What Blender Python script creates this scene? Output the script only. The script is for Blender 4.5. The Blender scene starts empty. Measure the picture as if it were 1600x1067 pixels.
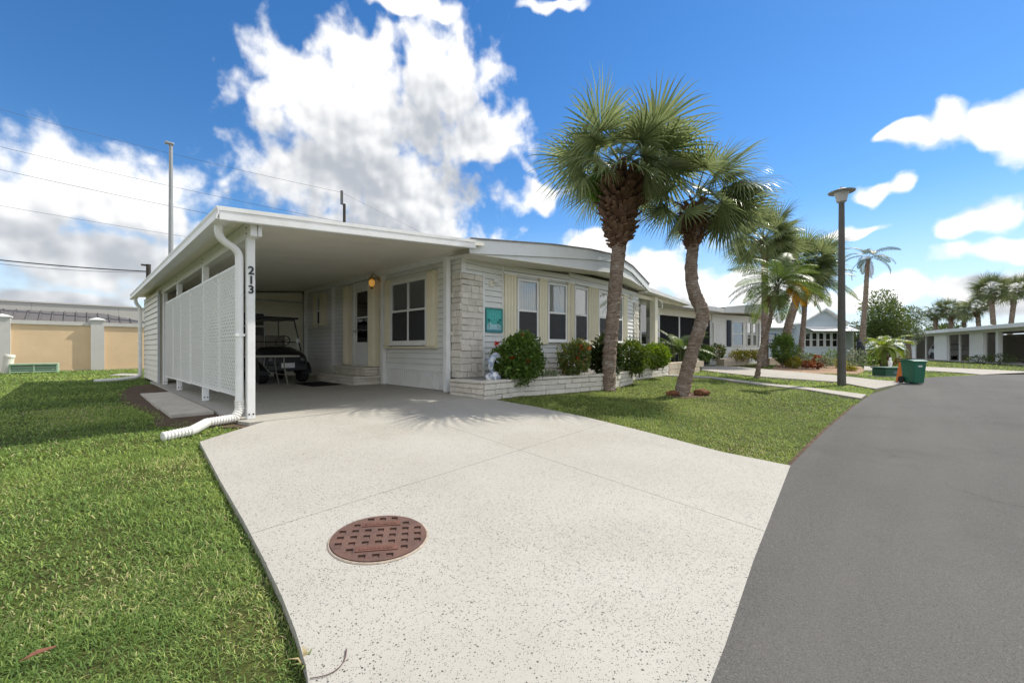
import bpy, bmesh, math, random
import numpy as np
from mathutils import Vector, Matrix
R = math.radians
rnd = random.Random(7)
sc = bpy.context.scene

# ------------------------------------------------------------------ camera, sky, sun, exposure
# world: X runs along the street front of the houses, Y away from the street, Z up; carport slab is z = 0
FOC, HX, HY, CAMZ = 640.0, 800.0, 545.0, 0.85
FW = (0.7278, 0.6858); RT = (0.6858, -0.7278)
cam = bpy.data.cameras.new('camera'); camo = bpy.data.objects.new('camera', cam)
sc.collection.objects.link(camo); sc.camera = camo
cam.sensor_width = 36; cam.lens = 36 * FOC / 1600; cam.shift_y = (545 - 533.5) / 1600
cam.clip_start = 0.05; cam.clip_end = 3000
camo.location = (0, 0, CAMZ)
camo.rotation_euler = (R(90), 0, math.atan2(FW[1], FW[0]) - R(90))

SUN_AZ = (0.966, -0.259); SUN_EL = R(50)
sun = bpy.data.lights.new('sun', 'SUN'); suno = bpy.data.objects.new('sun', sun)
sc.collection.objects.link(suno)
sun.energy = 2.0; sun.angle = R(0.53); sun.color = (1.0, 0.94, 0.83)
sd = Vector((SUN_AZ[0] * math.cos(SUN_EL), SUN_AZ[1] * math.cos(SUN_EL), math.sin(SUN_EL)))
suno.rotation_euler = sd.to_track_quat('Z', 'Y').to_euler(); suno.location = sd * 50

vs = sc.view_settings
vs.view_transform = 'Standard'; vs.look = 'None'; vs.gamma = 1.0; vs.exposure = 1.46; vs.use_curve_mapping = False
sc.cycles.use_denoising = True
sc.cycles.max_bounces = 8; sc.cycles.diffuse_bounces = 6; sc.cycles.glossy_bounces = 3
sc.cycles.transparent_max_bounces = 12; sc.cycles.caustics_reflective = False; sc.cycles.caustics_refractive = False
sc.cycles.sample_clamp_indirect = 6.0

world = bpy.data.worlds.new('World'); sc.world = world; world.use_nodes = True
def build_world():
    nt = world.node_tree; N = nt.nodes; L = nt.links
    for n in list(N): N.remove(n)
    out = N.new('ShaderNodeOutputWorld'); bg = N.new('ShaderNodeBackground'); L.new(bg.outputs[0], out.inputs[0])
    SKY = 0.15
    bg.inputs[1].default_value = SKY
    sky = N.new('ShaderNodeTexSky'); sky.sky_type = 'NISHITA'; sky.sun_disc = False
    sky.sun_elevation = SUN_EL; sky.sun_rotation = math.atan2(SUN_AZ[0], SUN_AZ[1])
    sky.air_density = 1.0; sky.dust_density = 0.05; sky.ozone_density = 2.0; sky.altitude = 0
    hsv = N.new('ShaderNodeHueSaturation'); hsv.inputs['Saturation'].default_value = 1.32
    hsv.inputs['Value'].default_value = .385; hsv.inputs['Hue'].default_value = .504
    L.new(sky.outputs[0], hsv.inputs['Color'])
    tc = N.new('ShaderNodeTexCoord')
    def dot(v):
        d = N.new('ShaderNodeVectorMath'); d.operation = 'DOT_PRODUCT'; L.new(tc.outputs['Generated'], d.inputs[0])
        d.inputs[1].default_value = v; return d.outputs['Value']
    def m(op, a, b=None, c=None, nt_=None):
        n = (nt_ or nt).nodes.new('ShaderNodeMath'); n.operation = op
        for i, x in enumerate((a, b, c)):
            if x is None: continue
            if isinstance(x, (int, float)): n.inputs[i].default_value = x
            else: (nt_ or nt).links.new(x, n.inputs[i])
        return n.outputs[0]
    az = m('ARCTAN2', dot((RT[0], RT[1], 0)), dot((FW[0], FW[1], 0)))
    el = m('ARCSINE', dot((0, 0, 1)))
    cmb = N.new('ShaderNodeCombineXYZ'); L.new(az, cmb.inputs[0]); L.new(el, cmb.inputs[1])
    # clouds seen in the photograph, as angular ellipses round the compass; cumulus goes on all round, thickened out of view to fill the shade
    px = [(455,145,85,92),(565,195,180,112),(570,95,82,80),(690,125,100,112),(745,208,100,60),
          (500,275,165,72),(615,295,150,84),(630,352,170,56),(640,0,95,22),
          (110,285,145,92),(215,318,130,84),(20,350,205,104),(190,405,175,68),(90,475,150,26),
          (838,306,52,27),(868,6,54,20),(1555,188,62,44),(1635,190,95,50),(1415,222,40,19),
          (1572,332,60,40),(1580,386,150,24),(1398,300,34,20),(1325,360,58,11),
          (925,385,70,26),(1010,425,120,50),(1130,455,150,36),(860,440,120,40),(1330,465,190,26),(1590,452,150,30),(560,465,260,34),(1490,190,50,40),(1450,212,34,24),(1510,348,55,30),(1352,306,34,16)]
    def blob(cx, cy, rx, ry):
        t = (cx - HX) / FOC; v = (HY - cy) / FOC; q = math.sqrt(1 + t * t)
        return (math.atan(t), math.atan(v / q), rx / FOC / (q * q), ry / FOC / q / (1 + (v / q) ** 2))
    def sky_group(name, ells, d1, d2, outer):
        g = bpy.data.node_groups.new(name, 'ShaderNodeTree')
        g.interface.new_socket('P', in_out='INPUT', socket_type='NodeSocketVector')
        g.interface.new_socket('F', in_out='OUTPUT', socket_type='NodeSocketFloat')
        gi = g.nodes.new('NodeGroupInput'); go = g.nodes.new('NodeGroupOutput')
        def vm(op, *a, s=None):
            n = g.nodes.new('ShaderNodeVectorMath'); n.operation = op
            for i, x in enumerate(a):
                if isinstance(x, tuple): n.inputs[i].default_value = x
                else: g.links.new(x, n.inputs[i])
            if s is not None: n.inputs['Scale'].default_value = s
            return n
        def noise(scale, det, rough, vec):
            n = g.nodes.new('ShaderNodeTexNoise'); n.noise_dimensions = '2D'; n.inputs['Scale'].default_value = scale; n.inputs['Detail'].default_value = det
            n.inputs['Roughness'].default_value = rough; g.links.new(vec, n.inputs['Vector']); return n
        P0 = gi.outputs[0]
        n1 = noise(9, d1, .55, P0)
        p = vm('MULTIPLY_ADD', n1.outputs['Color'], (.075, .075, 0), P0).outputs[0]      # (shifted by the mean of the noise below)
        f = None
        for e in ells:
            a, el_, sa, se = blob(*e); a += .0375; el_ += .0375
            ln = vm('LENGTH', vm('MULTIPLY_ADD', p, (1/sa, 1/se, 0), (-a/sa, -el_/se, 0)).outputs[0]).outputs['Value']
            f = ln if f is None else m('SMOOTH_MIN', f, ln, .22, g)
        f = m('SUBTRACT', 1.0, f, None, g)
        if outer:
            sp = g.nodes.new('ShaderNodeSeparateXYZ'); g.links.new(P0, sp.inputs[0])
            msk = m('GREATER_THAN', m('ABSOLUTE', sp.outputs[0], None, None, g), 1.0, None, g)
            n3 = noise(2.6, 1, .5, P0)
            fo = m('MULTIPLY_ADD', n3.outputs['Fac'], 4.0, -1.5, g)
            fo = m('MULTIPLY_ADD', m('SUBTRACT', msk, 1.0, None, g), 9.0, fo, g)
            f = m('MAXIMUM', f, fo, None, g)
        n2 = noise(14, d2, .58, P0)
        f = m('MULTIPLY_ADD', n2.outputs['Fac'], 1.0, m('SUBTRACT', f, .50, None, g), g)
        vo = g.nodes.new('ShaderNodeTexVoronoi'); vo.voronoi_dimensions = '2D'; vo.feature = 'SMOOTH_F1'; vo.inputs['Scale'].default_value = 13; vo.inputs['Detail'].default_value = 2 if outer else 1
        vo.inputs['Roughness'].default_value = .5; vo.inputs['Smoothness'].default_value = .4
        g.links.new(p, vo.inputs['Vector'])
        f = m('MULTIPLY_ADD', vo.outputs['Distance'], -.52, m('ADD', f, .39, None, g), g)
        g.links.new(f, go.inputs[0]); return g
    G1 = sky_group('cloud_field', px, 2, 7, True)
    def bulk_group():                         # the smooth body of the clouds, for their shaded undersides
        g = bpy.data.node_groups.new('cloud_bulk', 'ShaderNodeTree')
        g.interface.new_socket('P', in_out='INPUT', socket_type='NodeSocketVector'); g.interface.new_socket('F', in_out='OUTPUT', socket_type='NodeSocketFloat')
        gi = g.nodes.new('NodeGroupInput'); go = g.nodes.new('NodeGroupOutput'); f = None
        nn = g.nodes.new('ShaderNodeTexNoise'); nn.noise_dimensions = '2D'; nn.inputs['Scale'].default_value = 8; nn.inputs['Detail'].default_value = 3; g.links.new(gi.outputs[0], nn.inputs['Vector'])
        for i in (1, 3, 5, 6, 4, 9, 10, 11, 12, 16, 19, 20, 24, 25):
            a_, e_, sa, se = blob(*px[i])
            d = g.nodes.new('ShaderNodeVectorMath'); d.operation = 'MULTIPLY_ADD'; g.links.new(gi.outputs[0], d.inputs[0]); d.inputs[1].default_value = (1/sa, 1/se, 0); d.inputs[2].default_value = (-a_/sa, -e_/se, 0)
            ln = g.nodes.new('ShaderNodeVectorMath'); ln.operation = 'LENGTH'; g.links.new(d.outputs[0], ln.inputs[0])
            f = ln.outputs['Value'] if f is None else m('SMOOTH_MIN', f, ln.outputs['Value'], .5, g)
        f = m('MULTIPLY_ADD', nn.outputs['Fac'], .9, m('SUBTRACT', .55, f, None, g), g)
        g.links.new(f, go.inputs[0]); return g
    def relief_group():                       # small billows, lit from the sun's side
        g = bpy.data.node_groups.new('cloud_relief', 'ShaderNodeTree')
        g.interface.new_socket('P', in_out='INPUT', socket_type='NodeSocketVector'); g.interface.new_socket('F', in_out='OUTPUT', socket_type='NodeSocketFloat')
        gi = g.nodes.new('NodeGroupInput'); go = g.nodes.new('NodeGroupOutput')
        vo = g.nodes.new('ShaderNodeTexVoronoi'); vo.voronoi_dimensions = '2D'; vo.feature = 'SMOOTH_F1'; vo.inputs['Scale'].default_value = 15; vo.inputs['Detail'].default_value = 2; vo.inputs['Smoothness'].default_value = .5
        g.links.new(gi.outputs[0], vo.inputs['Vector']); g.links.new(vo.outputs['Distance'], go.inputs[0]); return g
    G2 = bulk_group(); G3 = relief_group()
    def field(gr, vec):
        n = N.new('ShaderNodeGroup'); n.node_tree = gr; L.new(vec, n.inputs[0]); return n.outputs[0]
    F = field(G1, cmb.outputs[0])
    def shifted(o):
        off = N.new('ShaderNodeVectorMath'); off.operation = 'ADD'; L.new(cmb.outputs[0], off.inputs[0]); off.inputs[1].default_value = o; return off.outputs[0]
    F2 = field(G2, shifted((.025, .10, 0)))
    RL = m('SUBTRACT', field(G3, shifted((.010, .014, 0))), field(G3, cmb.outputs[0]))
    def mr(v, a, b, c, d, kind='SMOOTHSTEP'):
        n = N.new('ShaderNodeMapRange'); n.interpolation_type = kind; L.new(v, n.inputs['Value'])
        for i, x in zip((1, 2, 3, 4), (a, b, c, d)): n.inputs[i].default_value = x
        return n.outputs[0]
    dens = mr(F, -.05, .5, 0, 1)
    lit = mr(m('ADD', m('MULTIPLY', F2, -1.0), m('MULTIPLY', RL, .55)), -1.05, .25, 0, 1)
    ccol = N.new('ShaderNodeMixRGB'); L.new(lit, ccol.inputs[0])
    k = .56 / SKY
    ccol.inputs[1].default_value = (.34 * k, .36 * k, .39 * k, 1); ccol.inputs[2].default_value = (.78 * k, .775 * k, .765 * k, 1)
    # pale air low over the horizon
    hz = mr(el, -.02, .31, .88, 0)
    mh = N.new('ShaderNodeMixRGB'); L.new(hz, mh.inputs[0]); L.new(hsv.outputs[0], mh.inputs[1]); mh.inputs[2].default_value = (.50 * k, .62 * k, .76 * k, 1)
    mx = N.new('ShaderNodeMixRGB'); L.new(m('MULTIPLY', dens, .97), mx.inputs[0]); L.new(mh.outputs[0], mx.inputs[1]); L.new(ccol.outputs[0], mx.inputs[2])
    L.new(mx.outputs[0], bg.inputs[0])
build_world()

# ------------------------------------------------------------------ helpers
def g(y):                                   # the lots fall gently to the street
    if y >= 5.5: return 0.0
    if y <= 0.6: return -0.28
    return -0.28 * (5.5 - y) / 4.9
def ray(px, Z):                             # a spot at distance Z along a bearing
    r = (px - HX) / FOC * Z
    return (FW[0] * Z + RT[0] * r, FW[1] * Z + RT[1] * r)
def at(px, py):                             # a spot on the ground
    h = CAMZ
    for i in range(40):
        Z = h * FOC / (py - HY); x, y = ray(px, Z); h = .5 * h + .5 * (CAMZ - g(y))
    return (x, y)
def zat(py, Z): return CAMZ + (HY - py) * Z / FOC

MATS = {}
def mat(name, col, rough=.6, var=.08, scale=3.0, bump=0.0, bscale=60.0, metal=0.0, spec=.4, rand=0.0, dirt=None, trans=None, emit=None, coat=0):
    if name in MATS: return MATS[name]
    m = bpy.data.materials.new(name); m.use_nodes = True; nt = m.node_tree; N = nt.nodes; L = nt.links
    b = N['Principled BSDF']; b.inputs['Roughness'].default_value = rough; b.inputs['Metallic'].default_value = metal
    b.inputs['Specular IOR Level'].default_value = spec; b.inputs['Coat Weight'].default_value = coat
    geo = N.new('ShaderNodeNewGeometry')
    n = N.new('ShaderNodeTexNoise'); n.inputs['Scale'].default_value = scale; n.inputs['Detail'].default_value = 6; n.inputs['Roughness'].default_value = .65
    L.new(geo.outputs['Position'], n.inputs['Vector'])
    mr = N.new('ShaderNodeMapRange'); L.new(n.outputs['Fac'], mr.inputs[0]); mr.inputs[1].default_value = .3; mr.inputs[2].default_value = .7
    mr.inputs[3].default_value = 1 - var; mr.inputs[4].default_value = 1 + var
    val = mr.outputs[0]
    if rand:
        oi = N.new('ShaderNodeObjectInfo'); r2 = N.new('ShaderNodeMapRange'); L.new(oi.outputs['Random'], r2.inputs[0])
        r2.inputs[3].default_value = 1 - rand; r2.inputs[4].default_value = 1 + rand
        mm = N.new('ShaderNodeMath'); mm.operation = 'MULTIPLY'; L.new(val, mm.inputs[0]); L.new(r2.outputs[0], mm.inputs[1]); val = mm.outputs[0]
    hs = N.new('ShaderNodeHueSaturation'); hs.inputs['Color'].default_value = (*col, 1); L.new(val, hs.inputs['Value'])
    c = hs.outputs[0]
    if dirt:
        dcol, amt, ds = dirt
        n2 = N.new('ShaderNodeTexNoise'); n2.inputs['Scale'].default_value = ds; n2.inputs['Detail'].default_value = 8; n2.inputs['Roughness'].default_value = .7
        L.new(geo.outputs['Position'], n2.inputs['Vector'])
        m2 = N.new('ShaderNodeMapRange'); L.new(n2.outputs['Fac'], m2.inputs[0]); m2.inputs[1].default_value = .48; m2.inputs[2].default_value = .75
        m2.inputs[3].default_value = 0; m2.inputs[4].default_value = amt
        mx = N.new('ShaderNodeMixRGB'); L.new(m2.outputs[0], mx.inputs[0]); L.new(c, mx.inputs[1]); mx.inputs[2].default_value = (*dcol, 1); c = mx.outputs[0]
    L.new(c, b.inputs['Base Color'])
    if bump:
        n3 = N.new('ShaderNodeTexNoise'); n3.inputs['Scale'].default_value = bscale; n3.inputs['Detail'].default_value = 5
        L.new(geo.outputs['Position'], n3.inputs['Vector'])
        bp = N.new('ShaderNodeBump'); bp.inputs['Strength'].default_value = bump; bp.inputs['Distance'].default_value = .02
        L.new(n3.outputs['Fac'], bp.inputs['Height']); L.new(bp.outputs[0], b.inputs['Normal'])
    if emit:
        b.inputs['Emission Color'].default_value = (*emit[0], 1); b.inputs['Emission Strength'].default_value = emit[1]
    MATS[name] = m; return m

def leafmat(name, c1, c2, trans=.35, rough=.45, c3=None):
    """leaf colour from the 'tint' attribute of each leaf, light coming through"""
    if name in MATS: return MATS[name]
    m = bpy.data.materials.new(name); m.use_nodes = True; nt = m.node_tree; N = nt.nodes; L = nt.links
    b = N['Principled BSDF']; b.inputs['Roughness'].default_value = rough; b.inputs['Specular IOR Level'].default_value = .35
    a = N.new('ShaderNodeAttribute'); a.attribute_name = 'tint'
    cr = N.new('ShaderNodeValToRGB'); L.new(a.outputs['Fac'], cr.inputs[0])
    cr.color_ramp.elements[0].color = (*c1, 1); cr.color_ramp.elements[1].color = (*c2, 1)
    if c3:
        cr.color_ramp.elements[1].position = .8
        e = cr.color_ramp.elements.new(.97); e.color = (*c3, 1)
    oi = N.new('ShaderNodeObjectInfo'); r2 = N.new('ShaderNodeMapRange'); L.new(oi.outputs['Random'], r2.inputs[0]); r2.inputs[3].default_value = .8; r2.inputs[4].default_value = 1.2
    hs = N.new('ShaderNodeHueSaturation'); L.new(cr.outputs[0], hs.inputs['Color']); L.new(r2.outputs[0], hs.inputs['Value'])
    L.new(hs.outputs[0], b.inputs['Base Color'])
    tr = N.new('ShaderNodeBsdfTranslucent')
    h2 = N.new('ShaderNodeHueSaturation'); L.new(hs.outputs[0], h2.inputs['Color']); h2.inputs['Value'].default_value = 1.5; h2.inputs['Saturation'].default_value = 1.1; h2.inputs['Hue'].default_value = .485
    L.new(h2.outputs[0], tr.inputs[0])
    mx = N.new('ShaderNodeMixShader'); mx.inputs[0].default_value = trans
    L.new(b.outputs[0], mx.inputs[1]); L.new(tr.outputs[0], mx.inputs[2]); L.new(mx.outputs[0], N['Material Output'].inputs[0])
    MATS[name] = m; return m

class MB:
    def __init__(s): s.v = []; s.f = []
    def add(s, vs, fs):
        o = len(s.v); s.v += [tuple(p) for p in vs]; s.f += [tuple(i + o for i in f) for f in fs]; return s
    def box(s, x0, x1, y0, y1, z0, z1, M=None):
        vs = [Vector((x, y, z)) for z in (z0, z1) for y in (y0, y1) for x in (x0, x1)]
        if M is not None: vs = [M @ p for p in vs]
        return s.add(vs, [(0,2,3,1),(4,5,7,6),(0,1,5,4),(2,6,7,3),(0,4,6,2),(1,3,7,5)])
    def cbox(s, c, d, M=None):
        return s.box(c[0]-d[0]/2, c[0]+d[0]/2, c[1]-d[1]/2, c[1]+d[1]/2, c[2]-d[2]/2, c[2]+d[2]/2, M)
    def prism(s, pts, vec):                                  # closed polygon swept along a vector
        n = len(pts); vec = Vector(vec); a = [Vector(p) for p in pts]
        return s.add(a + [p + vec for p in a], [tuple(range(n))[::-1], tuple(range(n, 2*n))] + [(i, (i+1) % n, (i+1) % n + n, i + n) for i in range(n)])
    def tube(s, pts, rad, n=8, cap=True):
        pts = [Vector(p) for p in pts]; k = len(pts)
        if isinstance(rad, (int, float)): rad = [rad] * k
        up = Vector((0, 0, 1)); rings = []
        t0 = (pts[1] - pts[0]).normalized(); x = t0.orthogonal().normalized()
        for i, p in enumerate(pts):
            t = (pts[min(i+1, k-1)] - pts[max(i-1, 0)]).normalized()
            x = (x - t * x.dot(t)).normalized(); y = t.cross(x)
            rings.append([p + (x * math.cos(2*math.pi*j/n) + y * math.sin(2*math.pi*j/n)) * rad[i] for j in range(n)])
        vs = [q for r in rings for q in r]; fs = []
        for i in range(k - 1):
            for j in range(n): fs.append((i*n+j, i*n+(j+1) % n, (i+1)*n+(j+1) % n, (i+1)*n+j))
        if cap: fs += [tuple(range(n))[::-1], tuple((k-1)*n+j for j in range(n))]
        return s.add(vs, fs)
    def lathe(s, prof, c=(0, 0, 0), n=20, M=None):
        vs = [Vector((c[0] + r*math.cos(2*math.pi*j/n), c[1] + r*math.sin(2*math.pi*j/n), c[2] + z)) for r, z in prof for j in range(n)]
        if M is not None: vs = [M @ p for p in vs]
        k = len(prof); fs = [(i*n+j, i*n+(j+1) % n, (i+1)*n+(j+1) % n, (i+1)*n+j) for i in range(k-1) for j in range(n)]
        fs += [tuple(range(n))[::-1], tuple((k-1)*n+j for j in range(n))]
        return s.add(vs, fs)
    def mesh(s, name):
        me = bpy.data.meshes.new(name); me.from_pydata(s.v, [], s.f); me.validate(); return me
    def build(s, name, m, parent=None, smooth=False, bevel=0, local=False):
        if parent is not None and not local:
            o = parent.location; q = parent
            while q.parent: q = q.parent; o = o + q.location
            s.v = [(x - o[0], y - o[1], z - o[2]) for x, y, z in s.v]
        me = s.mesh(name); return obj(name, me, m, parent, smooth=smooth, bevel=bevel)

def obj(name, me, m=None, parent=None, loc=None, rot=None, scale=None, smooth=False, bevel=0):
    o = bpy.data.objects.new(name, me); sc.collection.objects.link(o)
    if m is not None and me is not None and len(me.materials) == 0: me.materials.append(m)
    if smooth:
        me.polygons.foreach_set('use_smooth', [True] * len(me.polygons))
        try: me.set_sharp_from_angle(angle=R(40))
        except Exception: pass
    if bevel:
        b = o.modifiers.new('bevel', 'BEVEL'); b.width = bevel; b.segments = 2; b.limit_method = 'ANGLE'; b.angle_limit = R(40)
    if parent: o.parent = parent
    if loc is not None: o.location = loc
    if rot is not None: o.rotation_euler = rot
    if scale is not None: o.scale = scale
    return o
def tag(o, label, cat, group=None):
    o['label'] = label; o['category'] = cat
    if group: o['group'] = group
    return o
def thing(name, label, cat, loc, rz=0, group=None):
    o = bpy.data.objects.new(name, None); sc.collection.objects.link(o); o.location = loc; o.rotation_euler = (0, 0, rz)
    o.empty_display_size = .1
    return tag(o, label, cat, group)
def struct(o, kind='structure'): o['kind'] = kind; return o

def npmesh(name, V, F, tint=None):
    """V n x 3, F m x k (k = 3 or 4), tint per vertex"""
    me = bpy.data.meshes.new(name); n = len(V); mf, k = F.shape
    me.vertices.add(n); me.vertices.foreach_set('co', np.asarray(V, np.float32).ravel())
    me.loops.add(mf * k); me.loops.foreach_set('vertex_index', np.asarray(F, np.int32).ravel())
    me.polygons.add(mf); me.polygons.foreach_set('loop_start', np.arange(0, mf * k, k, dtype=np.int32))
    me.polygons.foreach_set('loop_total', np.full(mf, k, np.int32))
    if tint is not None:
        a = me.attributes.new('tint', 'FLOAT', 'POINT'); a.data.foreach_set('value', np.asarray(tint, np.float32))
    me.update(calc_edges=True); return me

def ground_piece(name, pts, top, thick, m, parent=None):
    """a slab or sheet in plan that follows the fall of the ground"""
    bm = bmesh.new(); vs = [bm.verts.new((x, y, 0)) for x, y in pts]; f = bm.faces.new(vs)
    for yy in (0.6, 5.5):
        bmesh.ops.bisect_plane(bm, geom=bm.verts[:] + bm.edges[:] + bm.faces[:], plane_co=(0, yy, 0), plane_no=(0, 1, 0))
    bmesh.ops.triangulate(bm, faces=bm.faces[:])
    bmesh.ops.recalc_face_normals(bm, faces=bm.faces[:])
    if sum(f.normal.z for f in bm.faces) < 0: bmesh.ops.reverse_faces(bm, faces=bm.faces[:])
    for v in bm.verts: v.co.z = g(v.co.y) + top
    r = bmesh.ops.extrude_face_region(bm, geom=bm.faces[:])
    # the extruded copy becomes the underside
    for e in r['geom']:
        if isinstance(e, bmesh.types.BMVert): e.co.z -= thick
    bmesh.ops.recalc_face_normals(bm, faces=bm.faces[:])
    me = bpy.data.meshes.new(name); bm.to_mesh(me); bm.free()
    return obj(name, me, m, parent)
# ------------------------------------------------------------------ ground materials
def nodemat(name):
    m = bpy.data.materials.new(name); m.use_nodes = True; nt = m.node_tree; b = nt.nodes['Principled BSDF']
    geo = nt.nodes.new('ShaderNodeNewGeometry'); return m, nt, nt.nodes, nt.links, b, geo.outputs['Position']
def nz(nt, vec, scale, det=5, rough=.6):
    n = nt.nodes.new('ShaderNodeTexNoise'); n.inputs['Scale'].default_value = scale; n.inputs['Detail'].default_value = det; n.inputs['Roughness'].default_value = rough
    nt.links.new(vec, n.inputs['Vector']); return n.outputs['Fac']
def mrange(nt, v, a, b, c, d):
    n = nt.nodes.new('ShaderNodeMapRange'); nt.links.new(v, n.inputs[0])
    for i, x in zip((1, 2, 3, 4), (a, b, c, d)): n.inputs[i].default_value = x
    return n.outputs[0]
def mixc(nt, f, a, b):
    n = nt.nodes.new('ShaderNodeMixRGB')
    for i, x in enumerate((f, a, b)):
        if isinstance(x, tuple): n.inputs[i].default_value = (*x, 1)
        elif isinstance(x, (int, float)): n.inputs[i].default_value = x
        else: nt.links.new(x, n.inputs[i])
    return n.outputs[0]
def vor(nt, vec, scale, rnd_=1.0, feat='F1'):
    n = nt.nodes.new('ShaderNodeTexVoronoi'); n.inputs['Scale'].default_value = scale; n.feature = feat
    n.inputs['Randomness'].default_value = rnd_; nt.links.new(vec, n.inputs['Vector']); return n
def mth(nt, op, a, b=None):
    n = nt.nodes.new('ShaderNodeMath'); n.operation = op
    for i, x in enumerate((a, b)):
        if x is None: continue
        if isinstance(x, (int, float)): n.inputs[i].default_value = x
        else: nt.links.new(x, n.inputs[i])
    return n.outputs[0]
def bumpn(nt, h, strength, dist, b):
    n = nt.nodes.new('ShaderNodeBump'); n.inputs['Strength'].default_value = strength; n.inputs['Distance'].default_value = dist
    nt.links.new(h, n.inputs['Height']); nt.links.new(n.outputs[0], b.inputs['Normal'])

def terrazzo():
    m, nt, N, L, b, P = nodemat('speckled_concrete')
    c = mixc(nt, mrange(nt, nz(nt, P, 1.3, 6), .3, .7, 0, 1), (.385, .368, .328), (.45, .436, .398))
    c = mixc(nt, mrange(nt, nz(nt, P, .55, 4), .52, .75, 0, .55), c, (.395, .368, .312))
    c = mixc(nt, mrange(nt, nz(nt, P, 240, 2), .35, .65, 0, .3), c, (.28, .26, .23))
    # dark chips, sparse and denser in clouds, of three sizes
    dens = mrange(nt, nz(nt, P, 1.1, 3), .35, .65, .55, 1.0)
    for sc_, r, keep in ((75, .33, .6), (120, .36, .8), (200, .40, .75)):
        v = vor(nt, P, sc_); sel = nt.nodes.new('ShaderNodeSeparateColor'); L.new(v.outputs['Color'], sel.inputs[0])
        rr = mth(nt, 'MULTIPLY', sel.outputs[1], r)
        hit = mth(nt, 'LESS_THAN', v.outputs['Distance'], rr)
        hit = mth(nt, 'MULTIPLY', hit, mth(nt, 'LESS_THAN', sel.outputs[0], mth(nt, 'MULTIPLY', dens, keep)))
        chip = mixc(nt, sel.outputs[2], (.022, .022, .021), (.12, .108, .095))
        c = mixc(nt, hit, c, chip)
    # hairline cracks
    cr = vor(nt, P, .42, 1, 'DISTANCE_TO_EDGE')
    wob = nt.nodes.new('ShaderNodeVectorMath'); wob.operation = 'ADD'
    L.new(P, wob.inputs[0]); nn = nt.nodes.new('ShaderNodeTexNoise'); nn.inputs['Scale'].default_value = 2.5; nn.inputs['Detail'].default_value = 6; L.new(P, nn.inputs['Vector']); L.new(nn.outputs['Color'], wob.inputs[1])
    L.new(wob.outputs[0], cr.inputs['Vector'])
    ck = mrange(nt, cr.outputs['Distance'], 0, .0022, .55, 0)
    ck = mth(nt, 'MULTIPLY', ck, mrange(nt, nz(nt, P, .8, 2), .52, .62, 0, 1))
    c = mixc(nt, ck, c, (.25, .22, .19))
    # traffic film, drips and faint rust
    c = mixc(nt, mrange(nt, nz(nt, P, .33, 5, .6), .46, .72, 0, .32), c, (.30, .272, .228))
    dv = vor(nt, P, 1.5); ds = nt.nodes.new('ShaderNodeSeparateColor'); L.new(dv.outputs['Color'], ds.inputs[0])
    sp = mth(nt, 'MULTIPLY', mrange(nt, mth(nt, 'ADD', dv.outputs['Distance'], mth(nt, 'MULTIPLY', nz(nt, P, 9, 5), .12)), .08, .20, .5, 0), mth(nt, 'GREATER_THAN', ds.outputs[0], .72))
    c = mixc(nt, sp, c, (.29, .235, .17))
    L.new(c, b.inputs['Base Color']); b.inputs['Roughness'].default_value = .75; b.inputs['Specular IOR Level'].default_value = .25
    bumpn(nt, nz(nt, P, 180, 3), .25, .004, b)
    return m
def asphalt():
    m, nt, N, L, b, P = nodemat('asphalt')
    c = mixc(nt, mrange(nt, nz(nt, P, .5, 6), .3, .7, 0, 1), (.098, .094, .088), (.128, .123, .116))
    c = mixc(nt, mrange(nt, nz(nt, P, 3.1, 5), .5, .8, 0, .6), c, (.125, .117, .108))
    v = vor(nt, P, 190); sel = nt.nodes.new('ShaderNodeSeparateColor'); L.new(v.outputs['Color'], sel.inputs[0])
    c = mixc(nt, mrange(nt, sel.outputs[0], .0, 1, 0, .5), c, (.15, .145, .138))
    c = mixc(nt, mrange(nt, v.outputs['Distance'], .35, .75, 0, .6), c, (.03, .029, .028))
    c = mixc(nt, mth(nt, 'GREATER_THAN', sel.outputs[1], .975), c, (.16, .155, .148))
    st = nt.nodes.new('ShaderNodeVectorMath'); st.operation = 'MULTIPLY'; L.new(P, st.inputs[0]); st.inputs[1].default_value = (.08, .75, 1)
    c = mixc(nt, mrange(nt, nz(nt, st.outputs[0], 1, 4), .40, .64, 0, .5), c, (.142, .137, .129))
    c = mixc(nt, mrange(nt, nz(nt, P, .9, 6, .7), .55, .75, 0, .45), c, (.07, .067, .063))
    # crack lines
    wob = nt.nodes.new('ShaderNodeVectorMath'); wob.operation = 'ADD'
    L.new(P, wob.inputs[0]); nn = nt.nodes.new('ShaderNodeTexNoise'); nn.inputs['Scale'].default_value = 1.6; nn.inputs['Detail'].default_value = 7; L.new(P, nn.inputs['Vector']); L.new(nn.outputs['Color'], wob.inputs[1])
    cr = vor(nt, wob.outputs[0], .33, 1, 'DISTANCE_TO_EDGE')
    ck = mth(nt, 'MULTIPLY', mrange(nt, cr.outputs['Distance'], 0, .003, .6, 0), mrange(nt, nz(nt, P, .6, 2), .56, .64, 0, 1))
    c = mixc(nt, ck, c, (.03, .03, .03))
    L.new(c, b.inputs['Base Color']); b.inputs['Roughness'].default_value = .9; b.inputs['Specular IOR Level'].default_value = .15
    bumpn(nt, v.outputs['Distance'], .3, .005, b)
    return m
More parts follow.
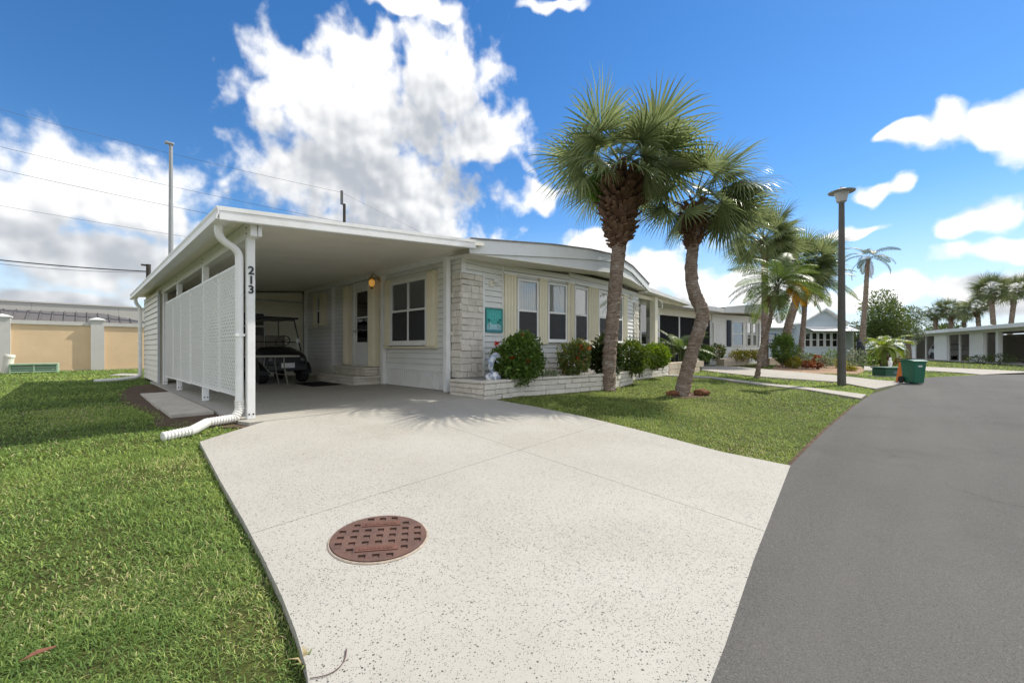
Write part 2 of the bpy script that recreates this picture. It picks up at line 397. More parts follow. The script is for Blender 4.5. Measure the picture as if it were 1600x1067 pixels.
def soil():
    m, nt, N, L, b, P = nodemat('lawn_soil')
    c = mixc(nt, mrange(nt, nz(nt, P, 14, 6), .3, .7, 0, 1), (.05, .06, .018), (.11, .135, .035))
    c = mixc(nt, mrange(nt, nz(nt, P, 1.7, 4), .5, .75, 0, .55), c, (.13, .115, .045))
    c = mixc(nt, mrange(nt, nz(nt, P, 60, 3), .4, .6, 0, .5), c, (.05, .04, .02))
    L.new(c, b.inputs['Base Color']); b.inputs['Roughness'].default_value = .95; b.inputs['Specular IOR Level'].default_value = .1
    bumpn(nt, nz(nt, P, 45, 5), .8, .03, b)
    return m
M_TERR = terrazzo(); M_ASPH = asphalt(); M_SOIL = soil()
M_DIRT = mat('bare_dirt', (.12, .085, .06), .95, .35, 12, bump=.8, bscale=70, spec=.1, dirt=((.06, .045, .03), .8, 5))
M_CONC = mat('plain_concrete', (.50, .46, .40), .85, .12, 4, bump=.2, bscale=150, spec=.2, dirt=((.33, .29, .24), .6, 1.4))
M_WHITE = mat('white_paint', (.82, .82, .80), .42, .03, 2.2, spec=.45, dirt=((.62, .60, .54), .38, 3))
M_WHITE2 = mat('white_aluminium', (.82, .825, .82), .4, .04, 3, spec=.5, dirt=((.58, .57, .52), .38, 4))
M_SIDE = mat('grey_white_siding', (.76, .765, .745), .5, .03, 2.5, spec=.35, rand=.025, dirt=((.52, .51, .46), .25, 2))
M_CREAM = mat('cream_vinyl', (.80, .76, .63), .5, .04, 2.5, spec=.35, rand=.02, dirt=((.60, .55, .42), .25, 2))
M_SHUT = mat('cream_shutter', (.76, .70, .53), .42, .04, 3, spec=.4, dirt=((.55, .5, .38), .25, 4))
M_STONE = mat('cast_stone', (.66, .62, .55), .85, .10, 7, bump=.35, bscale=38, spec=.2, rand=.09, dirt=((.46, .41, .34), .45, 6))
M_MORT = mat('mortar', (.50, .46, .40), .95, .1, 9, bump=.3, spec=.1)
M_BLACK = mat('black_plastic', (.018, .018, .019), .35, .1, 4, spec=.45)
M_RUB = mat('rubber', (.02, .02, .02), .75, .1, 10, spec=.3)
M_DARKM = mat('dark_metal', (.045, .045, .045), .5, .1, 4, metal=.3)
M_CHROME = mat('steel', (.6, .6, .6), .3, .05, 5, metal=.9)
M_SCREEN = mat('dark_screen', (.02, .02, .022), .9, .1, 3, spec=.15)
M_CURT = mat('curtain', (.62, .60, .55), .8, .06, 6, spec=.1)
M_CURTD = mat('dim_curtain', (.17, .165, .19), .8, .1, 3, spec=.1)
M_ROOFW = mat('white_roof', (.78, .78, .76), .5, .04, 1.5, spec=.3, dirt=((.5, .48, .44), .35, 1.2))
def bark():
    m, nt, N, L, b, P = nodemat('grey_bark')
    sc3 = nt.nodes.new('ShaderNodeVectorMath'); sc3.operation = 'MULTIPLY'; L.new(P, sc3.inputs[0]); sc3.inputs[1].default_value = (2.2, 2.2, 16)
    rings = nz(nt, sc3.outputs[0], 2.2, 5, .7)
    c = mixc(nt, mrange(nt, rings, .35, .65, 0, 1), (.16, .112, .085), (.36, .285, .228))
    c = mixc(nt, mrange(nt, nz(nt, P, 3.2, 6, .7), .5, .68, 0, .75), c, (.44, .41, .37))
    c = mixc(nt, mrange(nt, nz(nt, P, 26, 5, .7), .52, .68, 0, .8), c, (.10, .075, .058))
    L.new(c, b.inputs['Base Color']); b.inputs['Roughness'].default_value = .95; b.inputs['Specular IOR Level'].default_value = .1
    h = mth(nt, 'ADD', rings, mth(nt, 'MULTIPLY', nz(nt, P, 30, 5), .6)); bumpn(nt, h, .9, .03, b)
    return m
M_BARK = bark()
M_BOOT = mat('dead_leaf_base', (.15, .088, .056), .9, .35, 14, bump=.5, bscale=40, spec=.15, dirt=((.20, .155, .11), .7, 6))
M_FRUIT = mat('orange_fruit', (.55, .25, .02), .5, .3, 20)
def glassmat(name, tintc=(.86, .88, .89), refl=1.0, dark=.0):
    m = bpy.data.materials.new(name); m.use_nodes = True; nt = m.node_tree; N = nt.nodes; L = nt.links
    N.remove(N['Principled BSDF'])
    t = N.new('ShaderNodeBsdfTransparent'); t.inputs[0].default_value = (*tintc, 1)
    gl = N.new('ShaderNodeBsdfGlossy'); gl.inputs['Roughness'].default_value = .015; gl.inputs[0].default_value = (1, 1, 1, 1)
    lw = N.new('ShaderNodeLayerWeight'); lw.inputs[0].default_value = .5
    pw = mth(nt, 'POWER', lw.outputs['Facing'], 3.2); fr = mth(nt, 'MULTIPLY_ADD', pw, .85); fr.node.inputs[2].default_value = .09
    mx = N.new('ShaderNodeMixShader'); L.new(fr, mx.inputs[0]); L.new(t.outputs[0], mx.inputs[1]); L.new(gl.outputs[0], mx.inputs[2])
    L.new(mx.outputs[0], N['Material Output'].inputs[0]); return m
M_GLASS = glassmat('window_glass')
M_GLASSD = glassmat('tinted_glass', (.22, .23, .25))

# ------------------------------------------------------------------ ground, street, drives
def ground_sheet():
    xs = [-900, -300, -100, -40, -15, -5, 0, 5, 10, 20, 40, 80, 160, 400, 1200]
    ys = [-900, -300, -100, -30, -8, 0, .6, 1.5, 3, 4.2, 5.5, 8, 12, 18, 25, 40, 80, 200, 500, 1200]
    V = [(x, y, g(y) - .05) for y in ys for x in xs]; n = len(xs)
    F = [(j*n+i, j*n+i+1, (j+1)*n+i+1, (j+1)*n+i) for j in range(len(ys)-1) for i in range(n-1)]
    me = bpy.data.meshes.new('ground'); me.from_pydata(V, [], F)
    return struct(obj('ground', me, M_SOIL))
ground_sheet()
# street: runs along the lots, then bends away
ROAD_EDGE = [(-60, .30), (-6, .34), (.6, .38), (1.3, .42)] + [at(1135, 1002), at(1177, 876), at(1235, 727)]
ROAD_EDGE = [(-60, .3), (.4, .36), at(1110, 1067), at(1135, 1002), at(1177, 876), at(1235, 727), at(1290, 672), (10.8, .62), (13.5, .5), (17.7, -.05), (22.7, -.7), (25.6, -2.0), (27.8, -2.9), (30.9, -4.4), (36, -8.5), (40, -14), (43, -22), (45, -40), (45, -80)]
ROAD_FAR = [(37, -80), (36, -38), (33.5, -24), (30, -16.5), (25, -10.5), (19, -7.4), (12, -6.3), (-60, -6.3)]
struct(ground_piece('road', ROAD_EDGE + ROAD_FAR, .0, .06, M_ASPH))
# speckled drive in four slabs divided by two joints
JC = at(821, 703)
JA0, JA1 = at(416, 826), at(914, 671)
JB0, JB1 = at(686, 661), at(1193, 829)
DL = [at(312, 690), at(345, 752), at(380, 812), at(412, 872), at(440, 930), at(462, 985), at(478, 1040), at(487, 1100)]
DR = [at(1235, 727), at(1130, 706), at(1000, 672), at(910, 650), at(830, 634), at(772, 624)]
NEAR = [(.40, .36)] if False else []
foot = [at(1110, 1067), at(1135, 1002), at(1177, 876)]
DRIVE = DL + [(DL[-1][0] + .02, .37)] + [p for p in foot] + DR + [(4.86, 5.44), (1.52, 5.44), at(330, 684)]
def cut(poly, a, b, side, gap=.0025):
    n = Vector((-(b[1] - a[1]), b[0] - a[0])).normalized() * side
    out = []
    d = lambda p: (p[0]-a[0])*n.x + (p[1]-a[1])*n.y - gap
    for i in range(len(poly)):
        p, q = poly[i], poly[(i+1) % len(poly)]; dp, dq = d(p), d(q)
        if dp >= 0: out.append(p)
        if (dp >= 0) != (dq >= 0):
            t = dp / (dp - dq); out.append((p[0] + (q[0]-p[0])*t, p[1] + (q[1]-p[1])*t))
    return out
drv = struct(ground_piece('driveway', [(p[0] * .995 + .01, p[1] * .995 + .01) for p in DRIVE], -.012, .04, M_MORT))
for s1 in (-1, 1):
    for s2 in (-1, 1):
        pc = cut(cut(DRIVE, JA0, JA1, s1), JB0, JB1, s2)
        if len(pc) > 2: ground_piece('slab', pc, .0, .055, M_TERR, drv)
# carport slab
cs = struct(ground_piece('carport_slab', [(1.30, 5.62), (1.36, 5.45), (5.2, 5.45), (5.2, 14.2), (1.30, 14.2)], .002, .09, M_TERR))
# broken fill and bare dirt along the slab's edge, with paving stones
struct(ground_piece('dirt_strip', [(.62, 6.2), (.95, 5.7), (1.34, 5.35), (1.5, 5.5), (1.32, 5.8), (1.32, 13.6), (.95, 13.4), (.55, 11.5), (.5, 9.2), (.7, 7.4)], -.035, .03, M_DIRT))
for i, (y0, y1, w) in enumerate(((6.75, 7.72, .45), (7.76, 8.7, .46), (8.74, 9.7, .45), (9.74, 10.6, .44))):
    o = ground_piece('paving_slab', [(1.27 - w, y0 + .02), (1.27, y0), (1.27, y1), (1.27 - w, y1)], .005 - .004 * i, .045, M_CONC)
    tag(o, ['grey paving slab nearest the downspout, beside the lattice', 'second grey paving slab from the downspout beside the lattice', 'third grey paving slab from the downspout beside the lattice', 'farthest grey paving slab, by the siding shed'][i], 'paving slab', 'paving slabs beside the lattice')
M_CONC2 = mat('pale_concrete', (.37, .345, .305), .85, .08, 2.5, bump=.15, bscale=120, spec=.2, dirt=((.42, .38, .33), .5, .9))
# property strip and neighbour's drive
wl = [at(1040, 586), at(1110, 590), at(1180, 599.5), at(1260, 608), at(1345, 622)]; wu = [at(1354, 616), at(1268, 605.5), at(1180, 596.5), at(1110, 588), at(1050, 584.5)]
struct(ground_piece('boundary_strip', wl + wu, .0, .05, M_CONC2))
dl = [at(1072, 577), at(1120, 581), at(1180, 587.5), at(1310, 596.5), at(1368, 607)]; du = [at(1418, 597), at(1350, 591), at(1310, 586.5), at(1188, 576), at(1120, 572), at(1070, 571.5)]
struct(ground_piece('neighbour_driveway', dl + du, .001, .05, M_CONC2))
fl = [at(1350, 578), at(1400, 578), at(1440, 578.5), at(1500, 582), at(1540, 585.5)]; fu = [at(1640, 584), at(1600, 580), at(1540, 577), at(1450, 573), at(1350, 571.5)]
struct(ground_piece('far_driveway', fl + fu, .0, .05, M_CONC2))
eg = [at(1236, 727), at(1262, 699), at(1290, 672), (10.8, .62)]
struct(ground_piece('verge_dirt', [(x, y - .02) for x, y in eg] + [(x, y + .035) for x, y in eg[::-1]], -.002, .03, M_DIRT))
struct(ground_piece('mulch_bed', [at(1200, 579), at(1250, 582), at(1300, 583), at(1340, 583.5), at(1352, 578), at(1345, 572), at(1290, 569), at(1215, 569)], -.02, .03, mat('bark_mulch', (.33, .225, .155), .95, .4, 9, bump=.8, bscale=50, spec=.1)))
# ------------------------------------------------------------------ shared small meshes
def unit_board():       # a lap of siding: thin at the top, proud at the bottom edge; x 0..1, z 0..1, y is depth
    return MB().add([(0,0,.075),(1,0,.075),(1,-.026,.075),(0,-.026,.075),(0,0,1),(1,0,1),(1,-.002,1),(0,-.002,1)],
                    [(0,1,2,3),(4,7,6,5),(3,2,6,7),(0,4,5,1),(0,3,7,4),(1,5,6,2)]).mesh('siding_board')
BOARD = {}
def boards(parent, p0, p1, z0, z1, m, h=.115, name='siding_board', zf=None):
    """lap boards on a wall run from p0 to p1 (outside on the right-hand side walking p0 to p1)"""
    if m.name not in BOARD: BOARD[m.name] = unit_board()
    L = math.hypot(p1[0]-p0[0], p1[1]-p0[1]); a = math.atan2(p1[1]-p0[1], p1[0]-p0[0])
    n = int(round((z1 - z0) / h)); hh = (z1 - z0) / n; b = parent.location
    for i in range(n):
        obj(name, BOARD[m.name], m, parent, (p0[0]-b[0], p0[1]-b[1], z0 + i*hh - b[2]), (0, 0, a), (L, 1, hh + .004))
STONES = []
def stones_init():
    r = random.Random(3)
    for k in range(5):
        bm = bmesh.new(); bmesh.ops.create_cube(bm, size=1)
        bmesh.ops.bevel(bm, geom=bm.edges[:], offset=.07, segments=1, affect='EDGES')
        for v in bm.verts: v.co += Vector((r.uniform(-.025, .025), r.uniform(-.12, .12), r.uniform(-.035, .035)))
        me = bpy.data.meshes.new('stone'); bm.to_mesh(me); bm.free(); STONES.append(me)
stones_init()
def stonework(parent, p0, p1, z0, z1, courses, depth=.05, m=M_STONE, rs=1, wmin=.16, wmax=.42, jitter=.012):
    """ashlar of separate stones in front of the wall line p0 to p1 (outside on the right)"""
    r = random.Random(rs); L = math.hypot(p1[0]-p0[0], p1[1]-p0[1]); a = math.atan2(p1[1]-p0[1], p1[0]-p0[0])
    ux, uy = math.cos(a), math.sin(a); nx, ny = uy, -ux; b = parent.location
    hs = [r.uniform(.8, 1.25) for i in range(courses)]; k = (z1 - z0) / sum(hs); z = z0
    for i in range(courses):
        h = hs[i] * k; x = 0
        while x < L - .01:
            w = r.uniform(wmin, wmax)
            if L - x - w < wmin * .7: w = L - x
            d = depth + r.uniform(-jitter, jitter)
            c = x + w / 2
            obj('stone', r.choice(STONES), m, parent, (p0[0] + ux*c + nx*d/2 - b[0], p0[1] + uy*c + ny*d/2 - b[1], z + h/2 - b[2]), (0, r.uniform(-.012, .012), a + (math.pi if r.random() < .5 else 0)), (w - .010, d, h - .010))
            x += w
        z += h
def frame_M(p0, p1):     # x along the wall, -y outwards, z up
    a = math.atan2(p1[1]-p0[1], p1[0]-p0[0]); return Matrix.Translation((p0[0], p0[1], 0)) @ Matrix.Rotation(a, 4, 'Z')
def window(parent, M, x0, x1, z0, z1, muntin=0, curtain=None, screen=True, fw=.045, proud=.05, sill=True, m=M_WHITE, mid=.5):
    """hung window: frame, sashes, panes, screen, curtain behind; glass in front of the wall plane"""
    pz = -proud; M = M @ Matrix.Translation((0, -.026, 0))
    fr = MB()
    fr.box(x0, x1, pz, .0, z1 - fw, z1, M).box(x0, x1, pz, .0, z0, z0 + fw, M).box(x0, x0 + fw, pz, .0, z0 + fw, z1 - fw, M).box(x1 - fw, x1, pz, .0, z0 + fw, z1 - fw, M)
    zm = z0 + (z1 - z0) * mid
    w = fr.build('window', m, parent)
    n = muntin + 1; step = (x1 - x0 - 2*fw) / n
    sash = MB().box(x0 + fw, x1 - fw, pz * .75, -.005, zm - .022, zm + .022, M)
    for i in range(1, n): sash.box(x0 + fw + i*step - .022, x0 + fw + i*step + .022, pz * .8, -.004, z0 + fw, z1 - fw, M)
    o = MB(); o.v, o.f = sash.v, sash.f; o.build('sash', m, w)
    b = parent
    for i in range(n):
        xa, xb = x0 + fw + i*step + (.022 if i else 0), x0 + fw + (i+1)*step - (.022 if i < n-1 else 0)
        for (za, zb) in ((z0 + fw, zm - .022), (zm + .022, z1 - fw)):
            MB().box(xa, xb, -.024, -.020, za, zb, M).build('pane', M_GLASS, w)
    if curtain is not None:
        c = MB(); nx_ = max(6, int((x1 - x0) / .035)); xs = [x0 + fw + (x1 - x0 - 2*fw) * i / nx_ for i in range(nx_ + 1)]
        for i in range(nx_):
            ya, yb = (-.0025 if i % 2 else -.015), (-.015 if i % 2 else -.0025)
            c.add([M @ Vector(p) for p in ((xs[i], ya, z0 + fw), (xs[i+1], yb, z0 + fw), (xs[i+1], yb, z1 - fw), (xs[i], ya, z1 - fw))], [(0, 1, 2, 3)])
        c.build('curtain', curtain, w)
    if screen:
        MB().box(x0 + fw, x1 - fw, -.034, -.031, z0 + fw, zm - .02, M).build('insect_screen', M_INSECT, w)
    if sill:
        MB().box(x0 - .03, x1 + .03, pz - .045, 0, z0 - .035, z0 - .001, M).build('sill', m, w)
    return w
def screenmat():
    m = bpy.data.materials.new('insect_mesh'); m.use_nodes = True; nt = m.node_tree; N = nt.nodes; L = nt.links
    b = N['Principled BSDF']; b.inputs['Base Color'].default_value = (.05, .05, .055, 1); b.inputs['Roughness'].default_value = .6
    t = N.new('ShaderNodeBsdfTransparent'); mx = N.new('ShaderNodeMixShader'); mx.inputs[0].default_value = .62
    L.new(t.outputs[0], mx.inputs[1]); L.new(b.outputs[0], mx.inputs[2]); L.new(mx.outputs[0], N['Material Output'].inputs[0]); return m
M_INSECT = screenmat()
def accordion(parent, M, x0, x1, z0, z1, m=M_SHUT, n=3, depth=.07, name='storm_shutter'):
    """folded accordion shutter stack: a row of narrow vertical folds"""
    b = MB(); w = (x1 - x0) / n
    for i in range(n):
        xa = x0 + i * w
        b.prism([M @ Vector(p) for p in ((xa + .003, 0, z0), (xa + .003, -depth*.8, z0), (xa + w*.5, -depth, z0), (xa + w - .003, -depth*.8, z0), (xa + w - .003, 0, z0))], (0, 0, z1 - z0))
    b.box(x0 - .004, x1 + .004, -depth - .008, 0, z1, z1 + .03, M).box(x0 - .004, x1 + .004, -depth - .008, 0, z0 - .03, z0, M)
    return b.build(name, m, parent)

# ------------------------------------------------------------------ the house
HX0, HY0 = 5.10, 6.15
FR = [(HX0, HY0), (6.22, HY0), (8.2, 5.83), (10.3, 5.83), (11.6, 6.02), (12.4, 6.10)]     # bowed street front
home = thing('mobile_home', 'pale grey sided single storey home with bowed window front behind stone planter', 'house', (8.7, 12, 0))
SKZ = .40
WT = 2.66
# inner wall cores behind the boards, coloured dark to paint lap shadow into the grooves
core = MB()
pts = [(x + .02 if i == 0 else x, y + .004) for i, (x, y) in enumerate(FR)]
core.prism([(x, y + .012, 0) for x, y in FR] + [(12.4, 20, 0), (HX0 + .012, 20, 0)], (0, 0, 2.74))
core.build('wall', mat('groove_shade_core', (.17, .16, .15), .9, .1, 3, spec=.1), home)
# carport side wall boards
SW0, SW1 = (HX0, 14.0), (HX0, HY0)      # walking towards the street, outside (-x) on the right
boards(home, SW0, SW1, SKZ, 2.62, M_SIDE)
for i in range(len(FR) - 1): boards(home, FR[i], FR[i+1], SKZ, 2.64 if i != 2 else 2.70, M_SIDE)
boards(home, (12.4, 6.1), (12.4, 12), SKZ, 2.64, M_SIDE)
MS = Matrix.Translation((HX0, 0, 0)) @ Matrix.Rotation(R(-90), 4, 'Z')      # x along -Y, so x = -Y
def sxy(y): return -y
# ribbed skirting along the carport and front
sk = MB(); y = 6.5
while y < 13.9:
    sk.box(HX0 - .022, HX0 - .002, y + .006, min(y + .075, 13.9), .012, SKZ - .03); sk.box(HX0 - .012, HX0 - .002, y + .075, y + .086, .012, SKZ - .03); y += .08
sk.box(HX0 - .035, HX0, 6.5, 13.9, SKZ - .03, SKZ + .015)
sk.build('skirting', M_WHITE2, home)
f2 = MB()
for i in range(len(FR) - 1):
    M = frame_M(FR[i], FR[i+1]); L_ = math.hypot(FR[i+1][0]-FR[i][0], FR[i+1][1]-FR[i][1]); f2.box(0, L_, -.012, 0, 0, SKZ, M)
f2.build('front_skirting', M_SIDE, home)
# trim: corner, seams, frieze
tr = MB()
tr.box(HX0 - .02, HX0 + .09, HY0 - .022, HY0 - .018, 1.9, 2.66).box(6.2, 6.24, HY0 - .03, HY0 - .012, SKZ, 2.66)
tr.build('corner_trim', M_WHITE2, home)
# stone pier at the corner
pier = stonework(home, (HX0, 6.42), (HX0, HY0 - .03), .285, 2.32, 16, .045, rs=5, wmin=.12, wmax=.25)
stonework(home, (HX0 - .03, HY0), (5.62, HY0), .285, 2.32, 16, .045, rs=8, wmin=.14, wmax=.36)
MB().box(5.62, 5.665, HY0 - .055, HY0 - .012, .29, 2.33).box(HX0 - .045, 5.665, HY0 - .052, HY0 - .012, 2.325, 2.36).build('pier_edging', M_WHITE2, home)
MB().box(HX0 + .0, 5.62, HY0 - .022, HY0 - .017, .29, 2.32).box(HX0 - .022, HX0 - .017, HY0, 6.42, .29, 2.32).build('pier_mortar', M_MORT, home)
# pier at the far end of the front
Mr = frame_M(FR[4], FR[5]); stonework(home, (11.95, FR[4][1] + .035), (12.4, 6.10), .3, 2.32, 16, .04, rs=11, wmin=.14, wmax=.3)
# front windows with folded accordion shutters between them
MBf = frame_M(FR[1], FR[2]); MCf = frame_M(FR[2], FR[3]); MDf = frame_M(FR[3], FR[4])
Z0, Z1 = 1.03, 2.38
for (M, xs) in ((MBf, ((.36, .97), (1.26, 1.88))), (MCf, ((.16, .74), (1.26, 1.84)))):
    for xa, xb in xs: window(home, M, xa, xb, Z0, Z1, curtain=M_CURT, mid=.49)
accordion(home, MBf, .02, .34, Z0 - .04, Z1 + .03, n=4, depth=.10)
accordion(home, MBf, .99, 1.24, Z0 - .04, Z1 + .03, n=3, depth=.10)
accordion(home, MBf, 1.9, 2.0, Z0 - .04, Z1 + .03, n=1, depth=.09)
accordion(home, MCf, .0, .14, Z0 - .04, Z1 + .03, n=2, depth=.09)
accordion(home, MCf, .76, 1.24, Z0 - .04, Z1 + .03, n=5, depth=.10)
accordion(home, MCf, 1.86, 2.08, Z0 - .04, Z1 + .03, n=3, depth=.10)
window(home, MDf, .12, .62, Z0, Z1, curtain=M_CURT, mid=.49)
accordion(home, MDf, .66, 1.0, Z0 - .04, Z1 + .03, n=4, depth=.1)
hd = MB()
for M, L_ in ((MBf, 2.0), (MCf, 2.1), (MDf, 1.0)): hd.box(.0, L_, -.075, -.016, Z1 + .065, Z1 + .11, M)
hd.build('shutter_track', M_WHITE2, home)
# carport wall: window, door, small window (x = -y in MS)
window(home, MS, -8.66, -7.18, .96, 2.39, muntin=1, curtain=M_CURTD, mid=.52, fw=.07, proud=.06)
accordion(home, MS, -8.90, -8.68, .93, 2.42, n=3, depth=.10); accordion(home, MS, -7.16, -6.88, .93, 2.42, n=3, depth=.13)
MB().box(-8.92, -6.86, -.11, -.017, .86, .90, MS).build('shutter_track', M_SHUT, home)
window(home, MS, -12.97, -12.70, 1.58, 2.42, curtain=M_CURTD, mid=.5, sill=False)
accordion(home, MS, -13.2, -12.99, 1.55, 2.45, n=3, depth=.1); accordion(home, MS, -12.68, -12.35, 1.55, 2.45, n=3, depth=.12)
dr = MB().box(-10.5, -9.63, -.045, -.018, .44, 2.5, MS).build('door', mat('door_white', (.80, .81, .80), .35, .02, 3, spec=.5), home)
MB().box(-10.36, -9.78, -.049, -.046, 1.02, 2.32, MS).build('door_glass', M_GLASSD, dr)
MB().box(-10.40, -9.74, -.058, -.046, 2.32, 2.37, MS).box(-10.40, -9.74, -.058, -.046, .97, 1.02, MS).box(-10.40, -10.36, -.058, -.046, 1.02, 2.32, MS).box(-9.78, -9.74, -.058, -.046, 1.02, 2.32, MS).box(-10.36, -9.78, -.055, -.0495, 1.64, 1.68, MS).build('glazing_bead', M_WHITE, dr)
MB().lathe([(.0, 0), (.028, .002), (.03, .012), (.012, .018), (.012, .04), (.028, .05), (.03, .07), (.0, .078)], n=12, M=MS @ Matrix.Translation((-10.43, -.046, 1.32)) @ Matrix.Rotation(R(90), 4, 'X')).build('door_knob', M_CHROME, dr)
MB().lathe([(.0, 0), (.026, .002), (.026, .012), (.0, .018)], n=12, M=MS @ Matrix.Translation((-10.43, -.046, 1.52)) @ Matrix.Rotation(R(90), 4, 'X')).build('deadbolt', M_CHROME, dr)
MB().box(-10.58, -10.5, -.06, -.017, .42, 2.56, MS).box(-9.63, -9.55, -.06, -.017, .42, 2.56, MS).box(-10.58, -9.55, -.062, -.017, 2.5, 2.57, MS).build('door_frame', M_WHITE, home)
accordion(home, MS, -11.0, -10.75, .45, 2.5, n=3, depth=.16); accordion(home, MS, -9.53, -9.24, .45, 2.5, n=3, depth=.2)
# wall posts and beam carrying the carport roof along the house
for y in (13.85, 11.8, 8.98):
    MB().box(HX0 - .115, HX0 - .02, y - .05, y + .05, .012, 2.60).build('wall_post', M_WHITE2, home)
MB().box(4.93, 5.03, 6.40, 6.50, .006, 2.64).build('wall_post', M_WHITE2, home)
MB().box(HX0 - .10, HX0 - .018, 5.75, 13.9, 2.60, 2.74).build('wall_beam', M_WHITE2, home)
# roof: shallow arch over the bow; fascia band, tapering wedge below it, soffit
def lerp(a, b, t): return a + (b - a) * t
KP = [(4.85, 5.62, 2.834, 2.57, 2.572), (6.9, 5.31, 3.05, 2.785, 2.62), (8.2, 5.22, 3.16, 2.93, 2.68), (9.35, 5.20, 3.22, 3.04, 2.765), (10.6, 5.38, 3.15, 2.965, 2.76), (11.7, 5.62, 3.03, 2.82, 2.73), (12.6, 5.82, 2.93, 2.70, 2.70)]
KP2 = []
for a, b in zip(KP[:-1], KP[1:]):
    for i in range(4): KP2.append(tuple(lerp(a[j], b[j], i / 4) for j in range(5)))
KP2.append(KP[-1])
def band(name, m, zt, zb, off, parent, thick=.02):
    b = MB(); n = len(KP2)
    vs = []
    for k in KP2:
        y = k[1] + off
        vs += [(k[0], y, k[zt]), (k[0], y, k[zb]), (k[0], y + thick, k[zb]), (k[0], y + thick, k[zt])]
    fs = []
    for i in range(n - 1):
        for j in range(4): fs.append((i*4+j, i*4+(j+1) % 4, (i+1)*4+(j+1) % 4, (i+1)*4+j))
    fs += [(0, 3, 2, 1), tuple((n-1)*4+j for j in range(4))]
    return b.add(vs, fs).build(name, m, parent)
M_FASC = mat('fascia_aluminium', (.76, .78, .79), .4, .04, 2, spec=.5, dirt=((.5, .5, .49), .35, 4))
band('fascia', M_FASC, 2, 3, 0, home)
band('fascia_wedge', M_FASC, 3, 4, .035, home)
rf = MB(); n = len(KP2); vs = []
for k in KP2: vs += [(k[0], k[1] - .02, k[2] + .002), (k[0], k[1] - .02, k[2] + .022), (k[0], 20.3, k[2] + .022), (k[0], 20.3, k[2] + .002)]
rf.add(vs, [(i*4+j, (i+1)*4+j, (i+1)*4+(j+1) % 4, i*4+(j+1) % 4) for i in range(n-1) for j in range(4)] + [(0, 1, 2, 3), tuple((n-1)*4+j for j in (3, 2, 1, 0))])
roof = rf.build('roof', mat('roof_membrane', (.62, .62, .61), .6, .06, 1.2, dirt=((.35, .33, .3), .5, 2)), home)
dk = MB()
for i in range(n-1):
    a, b = KP2[i], KP2[i+1]; dk.add([(a[0], a[1]-.026, a[2]-.004), (b[0], b[1]-.026, b[2]-.004), (b[0], b[1]-.026, b[2]+.016), (a[0], a[1]-.026, a[2]+.016), (a[0], a[1]-.002, a[2]-.004), (b[0], b[1]-.002, b[2]-.004), (b[0], b[1]-.021, b[2]+.016), (a[0], a[1]-.021, a[2]+.016)], [(0,1,2,3),(4,7,6,5),(3,2,6,7),(0,4,5,1)])
dk.build('drip_edge', mat('weathered_edge', (.22, .21, .21), .7, .4, 8, dirt=((.5, .5, .49), .8, 7)), roof)
so = MB()
def wally(x):
    for a, b in zip(FR[:-1], FR[1:]):
        if a[0] <= x <= b[0]: return lerp(a[1], b[1], (x - a[0]) / (b[0] - a[0]))
    return FR[0][1] if x < FR[0][0] else FR[-1][1] + .04
for i in range(n-1):
    a, b = KP2[i], KP2[i+1]
    so.add([(a[0], a[1]+.03, a[4]+.004), (b[0], b[1]+.03, b[4]+.004), (b[0], wally(b[0])+.06, b[4]+.03), (a[0], wally(a[0])+.06, a[4]+.03),
            (a[0], a[1]+.03, a[4]+.02), (b[0], b[1]+.03, b[4]+.02), (b[0], wally(b[0])+.06, b[4]+.046), (a[0], wally(a[0])+.06, a[4]+.046)], [(0,3,2,1),(4,5,6,7),(0,1,5,4),(2,3,7,6)])
so.build('soffit', mat('soffit_cream', (.80, .77, .68), .5, .04, 2), home)
MB().box(12.42, 12.60, 5.86, 20, 2.66, 2.70).box(12.58, 12.62, 5.84, 20.2, 2.70, 2.92).build('eave', M_WHITE2, home)
# steps at the carport door: concrete block treads
st = stonework
def steps():
    t = thing('door_steps', 'two low pale block steps below the carport door', 'steps', (4.8, 10.2, 0))
    MB().box(4.40, HX0 - .04, 9.14, 11.25, .004, .14).build('riser', M_MORT, t)
    stonework(t, (4.40, 11.25), (4.40, 9.14), .004, .15, 2, .03, rs=21, wmin=.25, wmax=.45)
    stonework(t, (4.37, 9.14), (HX0 - .04, 9.14), .004, .15, 2, .03, rs=22, wmin=.2, wmax=.4)
    MB().box(4.34, HX0 - .04, 9.08, 11.28, .152, .205).build('tread', M_STONE, t, bevel=.008)
    MB().box(4.72, HX0 - .04, 9.30, 10.9, .206, .34).build('riser', M_MORT, t)
    stonework(t, (4.72, 10.9), (4.72, 9.30), .207, .345, 2, .03, rs=23, wmin=.25, wmax=.45)
    stonework(t, (4.69, 9.30), (HX0 - .04, 9.30), .207, .345, 2, .03, rs=24, wmin=.2, wmax=.4)
    MB().box(4.66, HX0 - .04, 9.24, 10.93, .347, .40).build('tread', M_STONE, t, bevel=.008)
steps()
